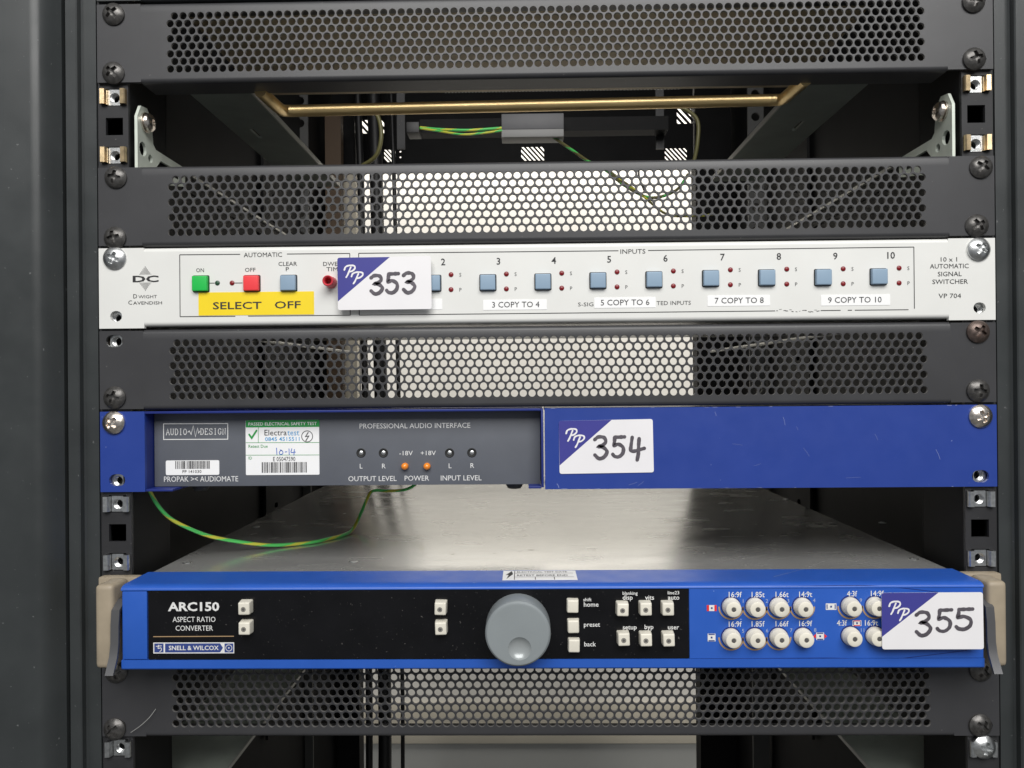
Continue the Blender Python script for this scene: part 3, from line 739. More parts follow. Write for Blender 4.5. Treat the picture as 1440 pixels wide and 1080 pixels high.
textlr('PASSED ELECTRICAL SAFETY TEST', 349, 446, 595.9, 4.4, YL-0.05, LABELW, tl_, bold=0.01)
mb = MB(); line(mb, (345.8, 622.5), (449, 622.2), 0.25, YL); line(mb, (345.8, 640), (449, 639.7), 0.25, YL); line(mb, (363.3, 600.6), (363.3, 622), 0.25, YL, up=0.14); mb.build('printed_line', INKGRN, tl_, smooth=0)
mb = MB(); stroke(mb, [(at(*q, YL).x, at(*q, YL).z) for q in ((350.5, 611), (354, 616), (360.8, 605.5))], 1.0, YL-0.12, smooth=False); mb.build('check_mark', INKGRN, tl_, smooth=0)
textlr('Electra', 371.8, 403.4, 608.2, 8, YL, INK, tl_); textlr('test', 404, 421, 608.2, 8, YL, INKCY, tl_); textlr('0845 4515511', 372.6, 421.6, 617.2, 5.4, YL, INKCY, tl_, bold=0.01)
mb = MB(); c = at(432, 613.6, YL); rr = 7.8*mmpx(YL)
ring = [(c.x+rr*cos(radians(a)), c.z+rr*sin(radians(a))) for a in range(0, 361, 15)]; stroke(mb, ring, 0.4, YL-0.12, smooth=False, ends=False)
stroke(mb, [(c.x+0.7, c.z+2.3), (c.x-0.9, c.z-0.1), (c.x+0.9, c.z+0.2), (c.x-0.8, c.z-2.5)], 0.55, YL-0.14, smooth=False, ends=False); mb.build('bolt_emblem', INKG, tl_, smooth=0)
textlr('Retest Due', 349.4, 376.7, 627.4, 4.2, YL, INKGRN, tl_); textlr('ID', 349.5, 354.5, 644, 4, YL, INKGRN, tl_); textlr('E 05047590', 384, 415.5, 645.4, 6, YL, INK, tl_)
barcode(tl_, 368.3, 430.8, 649.6, 664.8, YL, 9)
mb = MB()
for i, st in enumerate(([(389, 630), (389.5, 639)], [(396, 633), (393, 635.5), (394, 639), (397.5, 638), (397.5, 634.5), (394, 632.5)], [(401, 635.5), (403.5, 635.2)], [(406.5, 631), (406.8, 639)], [(410.5, 631), (409.5, 636), (415.5, 635.6)], [(414, 632), (413.4, 640)])):
    stroke(mb, [(at(*q, YL).x, at(*q, YL).z) for q in st], 0.4, YL-0.12-0.01*i)
mb.build('pen_writing', INKPEN, tl_, smooth=0)
d3 = lambda X, Yy: (760+X/3.6, 560+Yy/3.6)
lot_sticker(tray, d3(93, 115), d3(568, 105), d3(574, 375), d3(97, 383), d3(360, 109.5), d3(97, 340), -0.3,
            [dg(d3, '3', 272, 345, 193, 305), dg(d3, '5', 362, 428, 193, 296), dg(d3, '4', 450, 525, 195, 312)], [pp(d3, 128, 184, 155, 216), pp(d3, 166, 222, 188, 248)], 'lot sticker hand-numbered 354')

# ------------------------------------------------------------------ bright blue aspect ratio unit
z1, z0 = Z(4)-0.4, Z(5)+0.4; YA = -22
xa0, xa1 = at(170.3, 880, YA).x, at(1384, 865, YA).x
arc = thing('aspect_ratio_unit', (0, 0, z0), 'bright blue aspect ratio unit with black fascia and large grey dial', 'video unit')
zf1, zf0 = (at(208, 831.6, YA).z+at(969, 826.6, YA).z)/2, (at(208, 930, YA).z+at(969, 925, YA).z)/2
xf0, xf1, xf2 = at(208, 880, YA).x, at(969.3, 876, YA).x, xa1
prof = [(7, z1), (-14, z1-0.1)]
for k_ in range(7):
    a = radians(90*k_/6); prof.append((-17.0-5*sin(a), z1-0.1-(z1-0.4-zf1)*(1-cos(a))))
prof += [(YA, zf1+0.05), (YA+1.4, zf1), (YA+1.4, zf0), (YA, zf0-0.05)]
for k_ in range(1, 5):
    a = radians(90*k_/4); prof.append((YA+1.6*(1-cos(a)), z0+1.6-1.6*sin(a)))
prof += [(7, z0)]
MB().extrude_x(prof, xa0, xa1).build('front_extrusion', ARCB, arc, smooth=30)
MB().box(xa0+0.8, xf0-0.6, YA+0.25, YA+1.5, zf0+0.4, zf1-0.4, bev=0.3).build('end_block', ARCB, arc, smooth=30)
MB().box(xf0, xf1-0.15, YA+0.35, YA+1.5, zf0+0.15, zf1-0.15).build('black_fascia', GLOSSB, arc)
MB().box(xf1+0.15, xa1-0.4, YA+0.3, YA+1.5, zf0+0.15, zf1-0.15).build('blue_fascia', ARCB, arc)
MB().box(-219+2, 219, 7.2, 440, z0+0.6, z1-0.3, bev=0.4).build('steel_lid', STEEL, arc, label='brushed steel top of the unit')
for px, py in ((263, 791.5), (497, 790), (360, 741), (1241, 735), (1285, 786), (1105, 702)):
    # small countersunk screws in the lid
    dd = RT*((px-720)/FPX)+UP*((540-py)/FPX)+FW; tt = (z1-0.3-CAM.z)/dd.z; q = CAM+dd*tt
    MB().lathe((q.x, q.y, z1-0.3), [(2.6, -0.3), (2.6, 0.15), (2.1, 0.3), (0.02, 0.32)], seg=16, axis='z').box(q.x-1.7, q.x+1.7, q.y-0.3, q.y+0.3, z1, z1+0.12).box(q.x-0.3, q.x+0.3, q.y-1.7, q.y+1.7, z1, z1+0.13).build('lid_screw', ZINC, arc)
# beige ears with a grey strip handle at each end
for sg in (-1, 1):
    xo = sg*233.5; xi = (xa0-0.6) if sg < 0 else (xa1+0.6)
    lo, hi = min(xo, xi), max(xo, xi)
    mb = MB().box(min(sg*240.8, xi), max(sg*240.8, xi), -4, 2.0, z0+0.2, z1-0.1, bev=1.0)
    xw = xo-sg*9.5
    mb.box(min(xo, xw), max(xo, xw), -20.5, -4.1, z0+0.2, z1-0.1, bev=2.6, seg=3)
    mb.build('rack_ear', BEIGE, arc, smooth=40)
    xh = xi+sg*(0.2+4.2)
    pr = [(-4.2, z1-9), (-15, z1-10), (-21, z1-14), (-21.8, z1-20), (-22.0, z0+13), (-23.4, z0+7), (-27.5, z0-0.6), (-28.8, z0-0.2), (-24.6, z0+8), (-23.3, z0+14), (-23.0, z1-20), (-22, z1-12.6), (-15.4, z1-8.6), (-4.2, z1-7.6)]
    mb = MB(); n = len(pr); x2 = xh-sg*4.2
    mb.add([(xh, p[0], p[1]) for p in pr]+[(x2, p[0], p[1]) for p in pr], [(i, (i+1) % n, n+(i+1) % n, n+i) for i in range(n)]+[list(range(n)), list(range(n, 2*n))[::-1]])
    mb.build('strip_handle', mat('handle_grey', (0.13, 0.13, 0.135), 0.35, 0.5), arc, smooth=25)
# print on the black fascia
YB = YA+0.35
textlr('ARC150', 235.8, 309, 853, 12.6, YB, INKW, arc, bold=0.03); textlr('ASPECT RATIO', 242.5, 303.6, 870.9, 7.2, YB, INKW, arc); textlr('CONVERTER', 246.7, 300, 883.2, 7.2, YB, INKW, arc)
mb = MB(); line(mb, (215.6, 895.2), (329, 894.6), 0.42, YB); mb.build('printed_line', INKTAN, arc, smooth=0)
lg = label_rect('maker_plate', 215.6, 903.6, 329.4, 918.6, YB, INKW, arc, t=0.06, r=0.1)
YG = YB-0.06
for x0, x1_ in ((217, 230), (315.8, 328.2)): label_rect('plate_cell', x0, 904.9, x1_, 917.4, YG, INKNAVY, lg, t=0.05, r=0.05)
q = [at(x, y, YG) for x, y in ((232.2, 905), (309.5, 904.7), (313.6, 911), (309.5, 917.3), (232.2, 917.5))]; slab('plate_cell', [(p.x, p.z) for p in q], YG, 0.05, INKNAVY, lg)
textlr('SNELL & WILCOX', 237, 308.2, 911, 6.2, YG-0.05, INKW, lg, bold=0.015)
mb = MB(); st = [((219.5, 908.8), (227.5, 908)), ((223.6, 906.6), (222.6, 911.6), (226.4, 910.9), (227.2, 914), (224.6, 916.4))]
for i, s_ in enumerate(st): stroke(mb, [(at(*q, YG).x, at(*q, YG).z) for q in s_], 0.36, YG-0.17-0.02*i, ends=False)
mb.build('plate_emblem', INKW, lg, smooth=0); mb = MB()
c = at(322, 911, YG); stroke(mb, [(c.x+1.6*cos(radians(a)), c.z+1.6*sin(radians(a))) for a in range(0, 361, 20)], 0.3, YG-0.17, smooth=False, ends=False)
mb.add([(c.x+0.4*cos(radians(a)), YG-0.17, c.z+0.4*sin(radians(a))) for a in range(0, 360, 45)], [list(range(8))]); mb.build('plate_emblem', INKW, lg, smooth=0)
def cap_button(px, py, dot, w_=16, h_=17.6, prot=5.0):
    """tapered cream key; px,py is its base on the fascia"""
    p = at(px, py, YB-prot); k = mmpx(YB-prot); a, b = w_*k/2, h_*k/2
    x, z = p.x, p.z; mb = MB()
    mb.box(x-a, x+a, YB-prot, YB+1, z-b, z+b, bev=0.75, seg=3)
    for v in mb.v:                     # the skirt is a little wider than the face
        t = 1+0.10*(v.y-(YB-prot))/prot; v.x = x+(v.x-x)*t; v.z = z+(v.z-z)*t
    o = mb.build('key', CREAM, arc, smooth=40); o.rotation_euler = (random.uniform(-.02, .02), random.uniform(-.03, .03), random.uniform(-.02, .02))
    if dot: MB().lathe((x-0.2, YB-prot, z-0.3), [(1.25, 0.2), (1.25, -0.05), (0.95, -0.06), (0.9, 0.01), (0.02, -0.10)], seg=18).build('key_lamp', mat('key_lamp_grey', (0.10, 0.095, 0.09), 0.3), o, smooth=30)
    return o
for px, py in ((342.5, 856.2), (343, 884.4), (619, 856.5), (619.6, 884.4), (876, 858), (908.6, 857.3), (940, 857.3), (877.6, 900), (909, 900.6), (941, 900.6)): cap_button(px, py, True)
for px, py in ((805.6, 853.3), (806.5, 881.8), (807.4, 909)): cap_button(px, py, False, w_=15.5, h_=17.6, prot=3.6)
for s_, px, py, wv, hv in (('shift', 826, 843, 11.5, 4.6), ('home', 831.3, 849.8, 20.6, 6.4), ('preset', 832.4, 878, 22.6, 6.4), ('back', 829.8, 905.6, 16.4, 6.4), ('blanking', 886, 834.8, 21, 4.6), ('disp', 882.6, 840.8, 14, 6.4), ('vits', 913.4, 840.8, 12.5, 6.4),
                       ('line23', 947, 834.2, 16, 4.6), ('auto', 947.2, 840.8, 16, 6.4), ('setup', 885.5, 882.6, 19.5, 6.4), ('byp', 912.6, 882.2, 12.5, 6.4), ('user', 947, 882.6, 15.5, 6.4)):
    text(s_, px, py-(0.8 if px > 850 else 0), hv, YB, INKW, arc, wpx=wv, bold=0.01)
# big dial
p = at(728.6, 879.5, YB)
q = at(730.8, 912.3, YB-14.0); rd = 5.7
mb = MB().lathe((p.x, YB, p.z), [(16.2, 1), (16.4, -1), (16.3, -11.8), (16.0, -13.1), (15.2, -13.9), (14.6, -14.0), (14.3, -14.0)], seg=72)
mb.plate(circ(p.x, p.z, 14.3, 72), [circ(q.x, q.z, rd, 36)], YB-14.0, YB-13.9, back=False, rim=False)
kn = mb.build('dial', KNOB, arc, smooth=30, label='large grey rotary dial')
MB().lathe((q.x, YB-14.0, q.z), [(rd, 0.0), (rd*0.96, 0.35), (rd*0.8, 1.15), (rd*0.55, 1.85), (rd*0.3, 2.2), (0.02, 2.3)], seg=36).build('finger_dimple', mat('dimple_grey', (0.33, 0.355, 0.36), 0.28, 0.2), kn, smooth=60)
# round keys with tan cups
YC = YA+0.3
up_ = [(1028, 851.5), (1061.4, 851.5), (1094.7, 851.3), (1128, 851.3), (1195.4, 850.6), (1230, 850.3)]
lo_ = [(1028, 894), (1061.4, 894), (1094.7, 893.6), (1129, 893.4), (1196, 892), (1230, 891.6), (1265, 891.4), (1300, 891)]
up_ += [(1265, 850), (1300, 849.6)]
def round_key(px, py):
    p = at(px, py, YC)
    o = MB().lathe((p.x, YC, p.z), [(4.65, 0.5), (4.6, -1.6), (4.45, -2.1), (4.25, -2.4), (4.0, -4.8), (3.75, -5.3), (3.2, -5.55), (1.35, -5.55), (1.2, -5.3), (0.02, -5.2)], seg=32).build('round_key', CREAM, arc, smooth=35)
    MB().lathe((p.x, YC-5.35, p.z), [(1.15, 0.15), (1.1, -0.12), (0.02, -0.2)], seg=14).build('key_lamp', MATS['key_lamp_grey'], o, smooth=30)
    MB().plate(circ(p.x-0.1, p.z+0.3, 5.1, 28), [], YC-0.08, YC-0.01).build('key_aperture', LINEB, o, smooth=0)
up_ = [(a, b+1.6) for a, b in up_]; lo_ = [(a, b+2.2) for a, b in lo_]
for q in up_+lo_: round_key(*q)
def cups(keys):
    mb = MB()
    for i, (px, py) in enumerate(keys):
        c = at(px, py, YC); pts = [(c.x+6.1*cos(radians(a)), c.z-0.2+6.1*sin(radians(a))) for a in range(178, 363, 8)]
        stroke(mb, pts, 0.75, YC-0.14, smooth=False, ends=False)
        if i:
            b = at(*keys[i-1], YC)
            stroke(mb, [(b.x+6.0, c.z-0.5), (c.x-6.0, c.z-0.5)], 1.1, YC-0.12, smooth=False, ends=False)
    mb.build('tan_cup_print', INKTAN, arc, smooth=0)
cups(up_[:4]); cups(lo_[:3]); cups(up_[4:6])
for s_, px, py in (('16:9f', 1033.8, 836), ('1.85t', 1066, 836), ('1.66t', 1099.6, 835.8), ('14:9t', 1132.8, 835.6), ('16:9f', 1033.8, 877.4), ('1.85f', 1066, 877.2), ('1.66f', 1099.6, 877), ('16:9f', 1132.8, 876.6), ('4:3f', 1198, 834.8), ('14:9f', 1233.6, 834.4), ('4:3f', 1183.8, 875.9), ('16:9t', 1225.3, 875.8)):
    text(s_, px, py, 7.6, YC, INKW, arc, wpx=18 if len(s_) > 4 else 14, bold=0.008)
for s_, px, py in (('1', 1044.9, 845), ('2', 1078.3, 845), ('3', 1108.4, 844.8), ('4', 1144.7, 844.2), ('5', 1044.9, 887), ('6', 1078.6, 886.6), ('7', 1112.5, 886.3), ('8', 1146.2, 885.8), ('9', 1210.4, 844), ('11', 1212.8, 886)):
    text(s_, px, py, 5.2, YC, mat('pale_blue_ink', (0.35, 0.42, 0.6), 0.5), arc)
def icon(px, py, w_, h_, body, sides_, topbot):
    """little picture-format symbol"""
    mb1, mb2, mb3 = MB(), MB(), MB()
    def r(mb, x0, y0, x1, y1, up):
        a, b = at(x0, y0, YC), at(x1, y1, YC); mb.add([(a.x, YC-up, b.z), (b.x, YC-up, b.z), (b.x, YC-up, a.z), (a.x, YC-up, a.z)], [(0, 1, 2, 3)])
    r(mb1, px-w_/2, py-h_/2, px+w_/2, py+h_/2, 0.12)
    o = mb1.build('format_symbol', body, arc, smooth=0)
    if sides_ is not None:
        for s2 in (-1, 1): hw, hp = (0.12, 0.5) if sides_ is INKRED else (0.05, 0.36); r(mb2, px+s2*w_*0.38-w_*hw, py-h_*hp, px+s2*w_*0.38+w_*hw, py+h_*hp, 0.16)
        mb2.build('symbol_bar', sides_, o, smooth=0)
    if topbot is not None:
        mb4 = MB()
        for s2 in (-1, 1): r(mb4, px-w_*0.4, py+s2*h_*0.40-h_*0.07, px+w_*0.4, py+s2*h_*0.40+h_*0.07, 0.18)
        mb4.build('symbol_bar', topbot, o, smooth=0)
    r(mb3, px-1.3, py-1.3, px+1.3, py+1.3, 0.17); mb3.build('symbol_dot', INKNAVY, o, smooth=0)
icon(1000.8, 855, 14, 8.4, INKW, INKRED, None); icon(1000.6, 896.4, 11, 11, INKW, None, INKNAVY); icon(1153.2, 894.6, 11, 10.5, INKW, None, INKNAVY)
icon(1168.6, 853, 15, 9, INKW, INKNAVY, None); icon(1205, 876.2, 12.5, 8, INKW, INKNAVY, INKRED)
mb = MB()
for s2 in (-1, 1):
    c = at(1153.2+s2*7.4, 894.6, YC); mb.add([(c.x+s2*0.9, YC-0.12, c.z), (c.x-s2*0.55, YC-0.12, c.z+1.2), (c.x-s2*0.55, YC-0.12, c.z-1.2)], [(0, 1, 2)])
mb.build('symbol_arrow', INKRED, arc, smooth=0)
mb = MB()
for pts in ([(985, 825.8), (1100, 824.6), (1200, 823.2), (1255, 825.5), (1319, 832.6)], [(985, 926.6), (1120, 925.4), (1180, 925.4), (1234, 928.5), (1300, 922), (1360, 914.5)]):
    stroke(mb, [(at(*q, YC).x, at(*q, YC).z) for q in pts], 0.3, YC-0.1, ends=False)
mb.build('printed_curve', LINEB, arc, smooth=0)
# folded label lying on the top edge
def top_pt(px, py, z):
    dd = RT*((px-720)/FPX)+UP*((540-py)/FPX)+FW; return CAM+dd*((z-CAM.z)/dd.z)
q0, q1 = top_pt(706.5, 815.5, z1), top_pt(808.5, 801, z1)
mb = MB().box(q0.x, q1.x, -14.5, 5.5, z1+0.02, z1+0.16); rl = mb.build('retest_label', LABELW, arc, label='small white retest label on the top edge')
def flat_text(s_, x, y, w_, h, m):
    vs_, fs = text_mesh(s_, 0.01); xs_ = [p[0] for p in vs_]; x0, x1_ = min(xs_), max(xs_); mb = MB()
    mb.add([(x+(p[0]-x0)/(x1_-x0)*w_, y+p[1]*h/0.7, z1+0.22) for p in vs_], fs); return mb.build('lettering', m, rl, smooth=0)
flat_text('RETEST BEFORE END', q0.x+7.5, -6.6, 27, 3.4, INK); flat_text('ELECTRICAL TEST DATE', q0.x+7.5, 1.2, 27, 2.6, INKG)
mb = MB()
def fr(x0, x1_, y0, y1_): mb.add([(x0, y0, z1+0.2), (x1_, y0, z1+0.2), (x1_, y1_, z1+0.2), (x0, y1_, z1+0.2)], [(0, 1, 2, 3)])
fr(q0.x+6, q1.x-1.5, -8.6, -8.1); fr(q0.x+6, q1.x-1.5, -0.6, -0.1); fr(q0.x+17, q0.x+17.4, -14, -8.7); fr(q0.x+27, q0.x+27.4, -14, -8.7); fr(q0.x+6, q0.x+6.4, -14, 5)
bz = [(4.6, 4.6), (1.4, -4.2), (3.1, -4.0), (2.0, -12.6), (5.4, -2.2), (3.6, -2.4)]
mb.add([(q0.x+a, b, z1+0.2) for a, b in bz], [(0, 1, 2), (0, 2, 5), (0, 5, 4), (5, 2, 3), (5, 3, 4)])
mb.build('printed_table', INK, rl, smooth=0)
# fine scratches in the lid and the top edge
rnd = random.Random(21); mb = MB()
def scr(x0, y0, x1_, y1_, w_, z):
    a, b = Vector((x0, y0)), Vector((x1_, y1_)); t = (b-a).normalized(); n = Vector((-t.y, t.x))*w_/2
    mb.add([(q.x, q.y, z) for q in (a+n, a-n, b-n*0.2, b+n*0.2)], [(0, 1, 2, 3)])
a, b = top_pt(1088, 811, z1), top_pt(1135, 799, z1); scr(a.x, a.y, b.x, b.y, 0.3, z1+0.03)
a, b = top_pt(1135, 798, z1), top_pt(1162, 787, z1); scr(a.x, a.y, b.x, b.y, 0.3, z1-0.26)
for i in range(16):
    x, y = rnd.uniform(-150, 190), rnd.uniform(12, 120); an = rnd.uniform(-0.5, 0.5); l_ = rnd.uniform(6, 30)
    scr(x, y, x+l_*cos(an), y+l_*sin(an), rnd.uniform(.12, .3), z1-0.27+0.002*i)
mb.build('lid_scratch', mat('bright_scratch', (0.7, 0.7, 0.68), 0.4, 0.5), arc, smooth=0, kind='stuff')
d8 = lambda X, Yy: (1040+X/3.6, 780+Yy/3.6)
lot_sticker(arc, d8(718, 193), d8(1231, 190), d8(1236, 478), d8(722, 479), d8(1006, 191.2), d8(719.5, 416), YC-6.0,
            [dg(d8, '3', 890, 975, 288, 408), dg(d8, '5', 995, 1075, 276, 386), dg(d8, '5', 1090, 1182, 272, 376)], [pp(d8, 754, 812, 236, 300), pp(d8, 798, 856, 272, 332)], 'lot sticker hand-numbered 355')

# ------------------------------------------------------------------ inside the rack: gap under the top vent panel
zr = CAM.z+167
for sg, x0, x1_ in ((-1, -199, -164), (1, 146, 184)):
    e_ = 'ON button end' if sg < 0 else 'end away from ON button'
    sl_ = (at(375, 198, 120).x if sg < 0 else at(1130, 185, 120).x)
    rn = thing('chassis_runner', ((x0+x1_)/2, 200, zr-1), 'grey-green steel chassis runner beside the brass bar, '+e_, 'runner', 'chassis runners under the top unit')
    xm = (x0+x1_)/2+sg*4; zq = zr
    P = [(x0, 17.4), (x1_, 17.4), (x1_, 225), (x0, 225)]
    mb = MB(); sv = MB().plate([(p[0], p[1]) for p in P], [[(xm-1.4, 80), (xm+1.4, 80), (xm+1.4, 98), (xm-1.4, 98)]], 0, 1.5)
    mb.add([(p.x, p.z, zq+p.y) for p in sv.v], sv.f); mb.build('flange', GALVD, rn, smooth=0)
    xi = x1_ if sg < 0 else x0
    MB().box(min(xi, xi+sg*-0.9), max(xi, xi+sg*-0.9), 17.6, 225, zq-0.4, zq+3).build('pale_edge', EDGE, rn)  # pale strip painted for the light along the runner's lip
    xo = x0 if sg < 0 else x1_
    MB().box(min(xo, xo+sg*1.5), max(xo, xo+sg*1.5), 60, 225, zq+1.7, zq+24).build('web', INNER, rn)
# brass bar: a U of round rod between the runners
zbz = CAM.z+166
pts = [at(366, 128, 14), at(380, 141, 26), at(391, 151, 38), at(398, 155.2, 46), at(408, 156, 49), at(430, 155.6, 50)] 
pts += [at(430+(1070-430)*i/8, 155.6-(155.6-141.2)*i/8, 50) for i in range(1, 9)]
pts += [at(1088, 140.8, 49), at(1100, 139.6, 46), at(1110, 132, 36), at(1122, 121.5, 24), at(1133, 112, 14)]
MB().tube(spline(pts, 5), 3.5, seg=16).build('brass_bar', BRASS, smooth=40, label='brass rod bent at both ends, spanning the open gap behind the panels', cat='bar')
# brown enclosure mounted above, its underside fills the view through the top vent panel
ew = thing('metal_enclosure', (0, 90, CAM.z+226), 'dull brown metal enclosure whose underside shows through the top vent panel', 'enclosure')
MB().box(-214, 200, 22, 178, CAM.z+226, CAM.z+268, bev=1).build('case', BROWN, ew)
mb = MB()
for i in range(70): mb.box(-70+i*2.6, -68.7+i*2.6, 178.2, 179.4, CAM.z+226.4, CAM.z+229)
mb.build('rear_vent_teeth', CHASSIS, ew, smooth=0, kind='stuff')
# zinc brackets with slots beside the posts, each with its bolt
for sg in (-1, 1):
    e_ = 'ON button end' if sg < 0 else 'end away from ON button'
    xk = sg*223.6; zq = CAM.z
    br = thing('rail_bracket', (xk, 30, zq+125), 'pale zinc slotted bracket bolted to the mounting post, '+e_, 'bracket', 'slotted zinc brackets')
    out = [(5, zq+150), (9, zq+157), (16, zq+158), (21, zq+153), (23, zq+140), (26, zq+137.6), (64, zq+137.6), (64, zq+126), (40, zq+121), (18, zq+114), (5, zq+112)]
    hol = [slot(11, zq+133.5, 5.5, 8), circ(19.5, zq+130.5, 2.4, 12), [(27, zq+128), (32, zq+133), (58, zq+133), (58, zq+128)]]
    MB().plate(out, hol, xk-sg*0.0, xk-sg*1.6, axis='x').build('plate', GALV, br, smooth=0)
    p = (xk-sg*1.7, 13.5, zq+149)
    pr = [(5.6, 0), (5.6, -1.0), (4.2, -1.1), (4.2, -1.8), (5.2, -1.9), (5.0, -3.2), (3.8, -4.4), (1.8, -4.8), (1.6, -3.6), (0.02, -3.5)]
    MB().lathe(p, [(r_, sg*t2) for r_, t2 in pr], seg=22, axis='x').build('bolt', NICKEL, br, smooth=35)
    # long rail carrying on behind it, shaded side and lit top lip put into its colours
    rl_ = thing('support_rail', (xk, 200, zq+125), 'dark support rail with bright lip behind vent holes, '+e_, 'rail', 'support rails behind the second vent panel')
    MB().box(min(xk, xk+sg*1.5), max(xk, xk+sg*1.5), 66.5, 420, zq+125, zq+134.5).build('web', INNER, rl_)
    MB().box(min(xk-sg*1.8, xk+sg*1.5), max(xk-sg*1.8, xk+sg*1.5), 66.5, 420, zq+134.8, zq+136.6).build('lip', EDGE, rl_)
    # lower pair of wide runners under the blue unit
    zz = CAM.z-240
    x0, x1_ = (-258, -200) if sg < 0 else (203, 258)
    lr = thing('lower_runner', ((x0+x1_)/2, 120, zz-30), 'wide grey-green runner under the lowest vent panel, '+('empty cage nut end' if sg < 0 else 'loose zinc screw end'), 'runner', 'wide lower runners')
    MB().box(x0, x1_, 50, 420, zz-1.5, zz).build('flange', mat('green_grey_paint', (0.32, 0.36, 0.32), 0.5, var=0.1), lr)
    xe_ = x1_ if sg < 0 else x0
    MB().box(min(xe_, xe_-sg*0.9), max(xe_, xe_-sg*0.9), 50, 420, zz-2.2, zz+0.25).build('pale_edge', EDGE, lr)
# junction box and earth leads at the back of the gap
jb = thing('junction_box', (at(749, 190, 400).x, 400, at(749, 192, 400).z), 'small grey junction box hanging under the cross member', 'junction box')
a, b = at(705, 160, 398), at(793, 181, 398); MB().box(a.x, b.x, 398, 419, b.z, a.z, bev=1).build('box', GREYP, jb)
a, b = at(705, 182, 397), at(793, 192, 397); MB().box(a.x, b.x, 397, 419, b.z, a.z, bev=1).build('cover', mat('pale_cover', (0.22, 0.22, 0.215), 0.5), jb)
a, b = at(572, 173, 400), at(590, 188, 400); MB().box(a.x, b.x, 396, 419, b.z, a.z, bev=1).build('cable_clip', CBLACK, rack)
def cable(name, path, r, mats, label, stripe=None, n=6):
    MB().tube(spline(path, n*2), r, seg=18, stripe=stripe).build(name, mats, smooth=60, label=label, cat='cable')
cable('earth_lead', [at(587, 179, 405), at(620, 182, 400), at(660, 183, 396), at(706, 180, 400)], 1.5, [CGREEN, CYEL], 'green earth lead running straight into the junction box', 30)
cable('earth_lead', [at(587, 180, 402), at(615, 184, 398), at(650, 189, 392), at(680, 187, 394), at(706, 183.5, 398)], 1.2, [CYEL, CGREEN], 'yellow-green earth lead sagging beside the straight one at the junction box', 22)
cable('thin_lead', [at(775, 191, 402), at(800, 208, 410), at(826, 226, 420), at(850, 238, 430), at(880, 262, 440), at(915, 278, 445), at(950, 268, 450), at(968, 245, 455)], 1.6, [CDULL, CGREEN], 'olive lead drooping from the junction box behind the second vent panel', 25)
cable('thin_lead', [at(852, 236, 420), at(872, 252, 420), at(900, 272, 425), at(935, 300, 430), at(965, 304, 430), at(1005, 302, 430)], 1.3, [CDULL, CYEL], 'thin yellow lead crossing the pale wall behind the second vent panel', 18)
cable('thin_lead', [at(898, 232, 430), at(899, 250, 430), at(906, 268, 430)], 1.0, [CBLACK], 'short black lead hanging behind the second vent panel')
cable('olive_lead', [at(522, 152, 380), at(533, 168, 378), at(536, 195, 376), at(528, 220, 380), at(505, 236, 390)], 2.2, [CDULL, CDULL], 'olive lead looping down at the hatched vent near the junction box')
cable('olive_lead', [at(958, 150, 380), at(980, 168, 380), at(981, 200, 380), at(975, 232, 384)], 2.0, [CDULL, CDULL], 'olive lead hanging straight beside the larger hatched vent')
# dark vertical cables and a cream duct in the back opening
for px, r, d, m, lab in ((512, 4.6, 585, CBLACK, 'thin black cable hanging beside the cream duct in the back opening'), (534, 8.6, 580, CBLACK, 'thick black cable hanging in the back opening'), (559, 2.6, 575, CBLACK, 'thin black cable hanging next to the thick one, nearest the open wall')):
    x = at(px, 540, d).x
    cable('hanging_cable', [(x-6, d, 330), (x-2, d, 180), (x, d, 0), (x+1.5, d+2, -150), (x-1, d, -300), (x+3, d, -450), (x+2, d, -620), (x-2, d, -800)], r, [m], lab, n=8)
x = at(500, 540, 598).x
MB().box(x-16, x+4, 590, 606, -260, zb).build('cable_duct', TRUNK, label='narrow cream cable duct standing at the back opening', cat='duct')
x = at(472, 540, 560).x
MB().box(x-10, x+10, 556, 570, -240, 270).build('brown_strip', mat('dark_brown_board', (0.09, 0.055, 0.03), 0.6), label='narrow dark brown board upright beside the cream duct', cat='board')
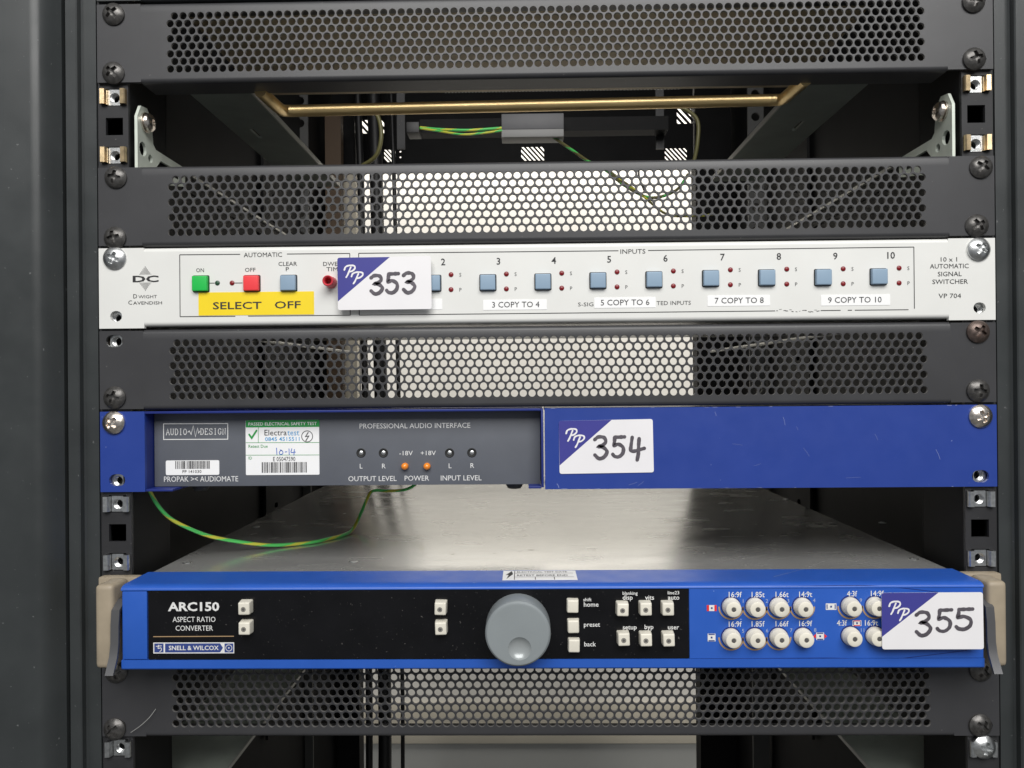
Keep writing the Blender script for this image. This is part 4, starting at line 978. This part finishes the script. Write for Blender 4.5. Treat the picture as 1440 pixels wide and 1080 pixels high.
# grey equipment uprights seen dimly through the side holes
for sg, px, pz in ((-1, 425, 0), (1, 1066, 0)):
    x = at(px, 540, 470).x
    ur = thing('inner_post', (x, 470, ZF), 'dim grey slotted inner post behind the vent holes, '+('ON button end' if sg < 0 else 'end away from ON button'), 'post', 'inner posts')
    MB().plate([(x-9, ZF+1), (x+9, ZF+1), (x+9, 300), (x-9, 300)], [slot(x, 280-26*k, 5, 10) for k in range(20)], 470, 473).build('post_face', mat('dim_grey_paint', (0.06, 0.06, 0.058), 0.5), ur, smooth=0)
# pale rails each side behind the third vent panel
for sg, (pa, pb) in ((-1, ((345, 476), (500, 496))), (1, ((1180, 468), (1000, 494)))):
    a, b = at(*pa, 150), at(*pb, 420)
    x0 = a.x
    mb = MB(); v = [(a.x, 150, a.z), (b.x, 420, b.z)]
    mb.tube([(a.x, 150, a.z), (b.x, 420, b.z)], 1.5, seg=8)
    mb.build('tie_bar', EDGE, smooth=40, label='thin pale tie bar behind the third vent panel, '+('ON button end' if sg < 0 else 'end away from ON button'), cat='tie bar', group='tie bars')
# the green and yellow earth lead looping over the steel lid
d6 = lambda X, Yy: (130+X/3.6, 560+Yy/3.6)
pth = [(282, 440, 12), (292, 472, 14), (330, 540, 18), (390, 605, 24), (480, 655, 32), (600, 700, 44), (750, 728, 56), (900, 744, 66), (1050, 755, 76), (1130, 754, 82), (1200, 742, 92), (1270, 712, 104), (1320, 660, 118), (1360, 580, 130), (1395, 500, 138), (1412, 474, 142), (1440, 466, 146)]
P = [at(*d6(x_, y_), d) for x_, y_, d in pth]
zlid = z1-0.3+1.35
for q in P: q.z = max(q.z, zlid)
P += [at(545, 690.3, 150), at(570, 688.5, 150), at(585, 680, 150), at(588, 668, 150)]
cable('earth_lead', P, 1.08, [CGREEN, CYEL], 'bright green and yellow earth lead looping below the navy tray', 26, n=8)
# stray fibre caught on the lowest vent panel
MB().tube(spline([at(184, 1030, -1.5), at(197, 1021, -2.5), at(210, 1009, -2.2), at(219, 997, -1.2)], 6), 0.13, seg=6).build('stray_fibre', mat('pale_fibre', (0.4, 0.4, 0.38), 0.6), label='thin pale fibre clinging to the lowest vent panel beside its screw', cat='fibre')
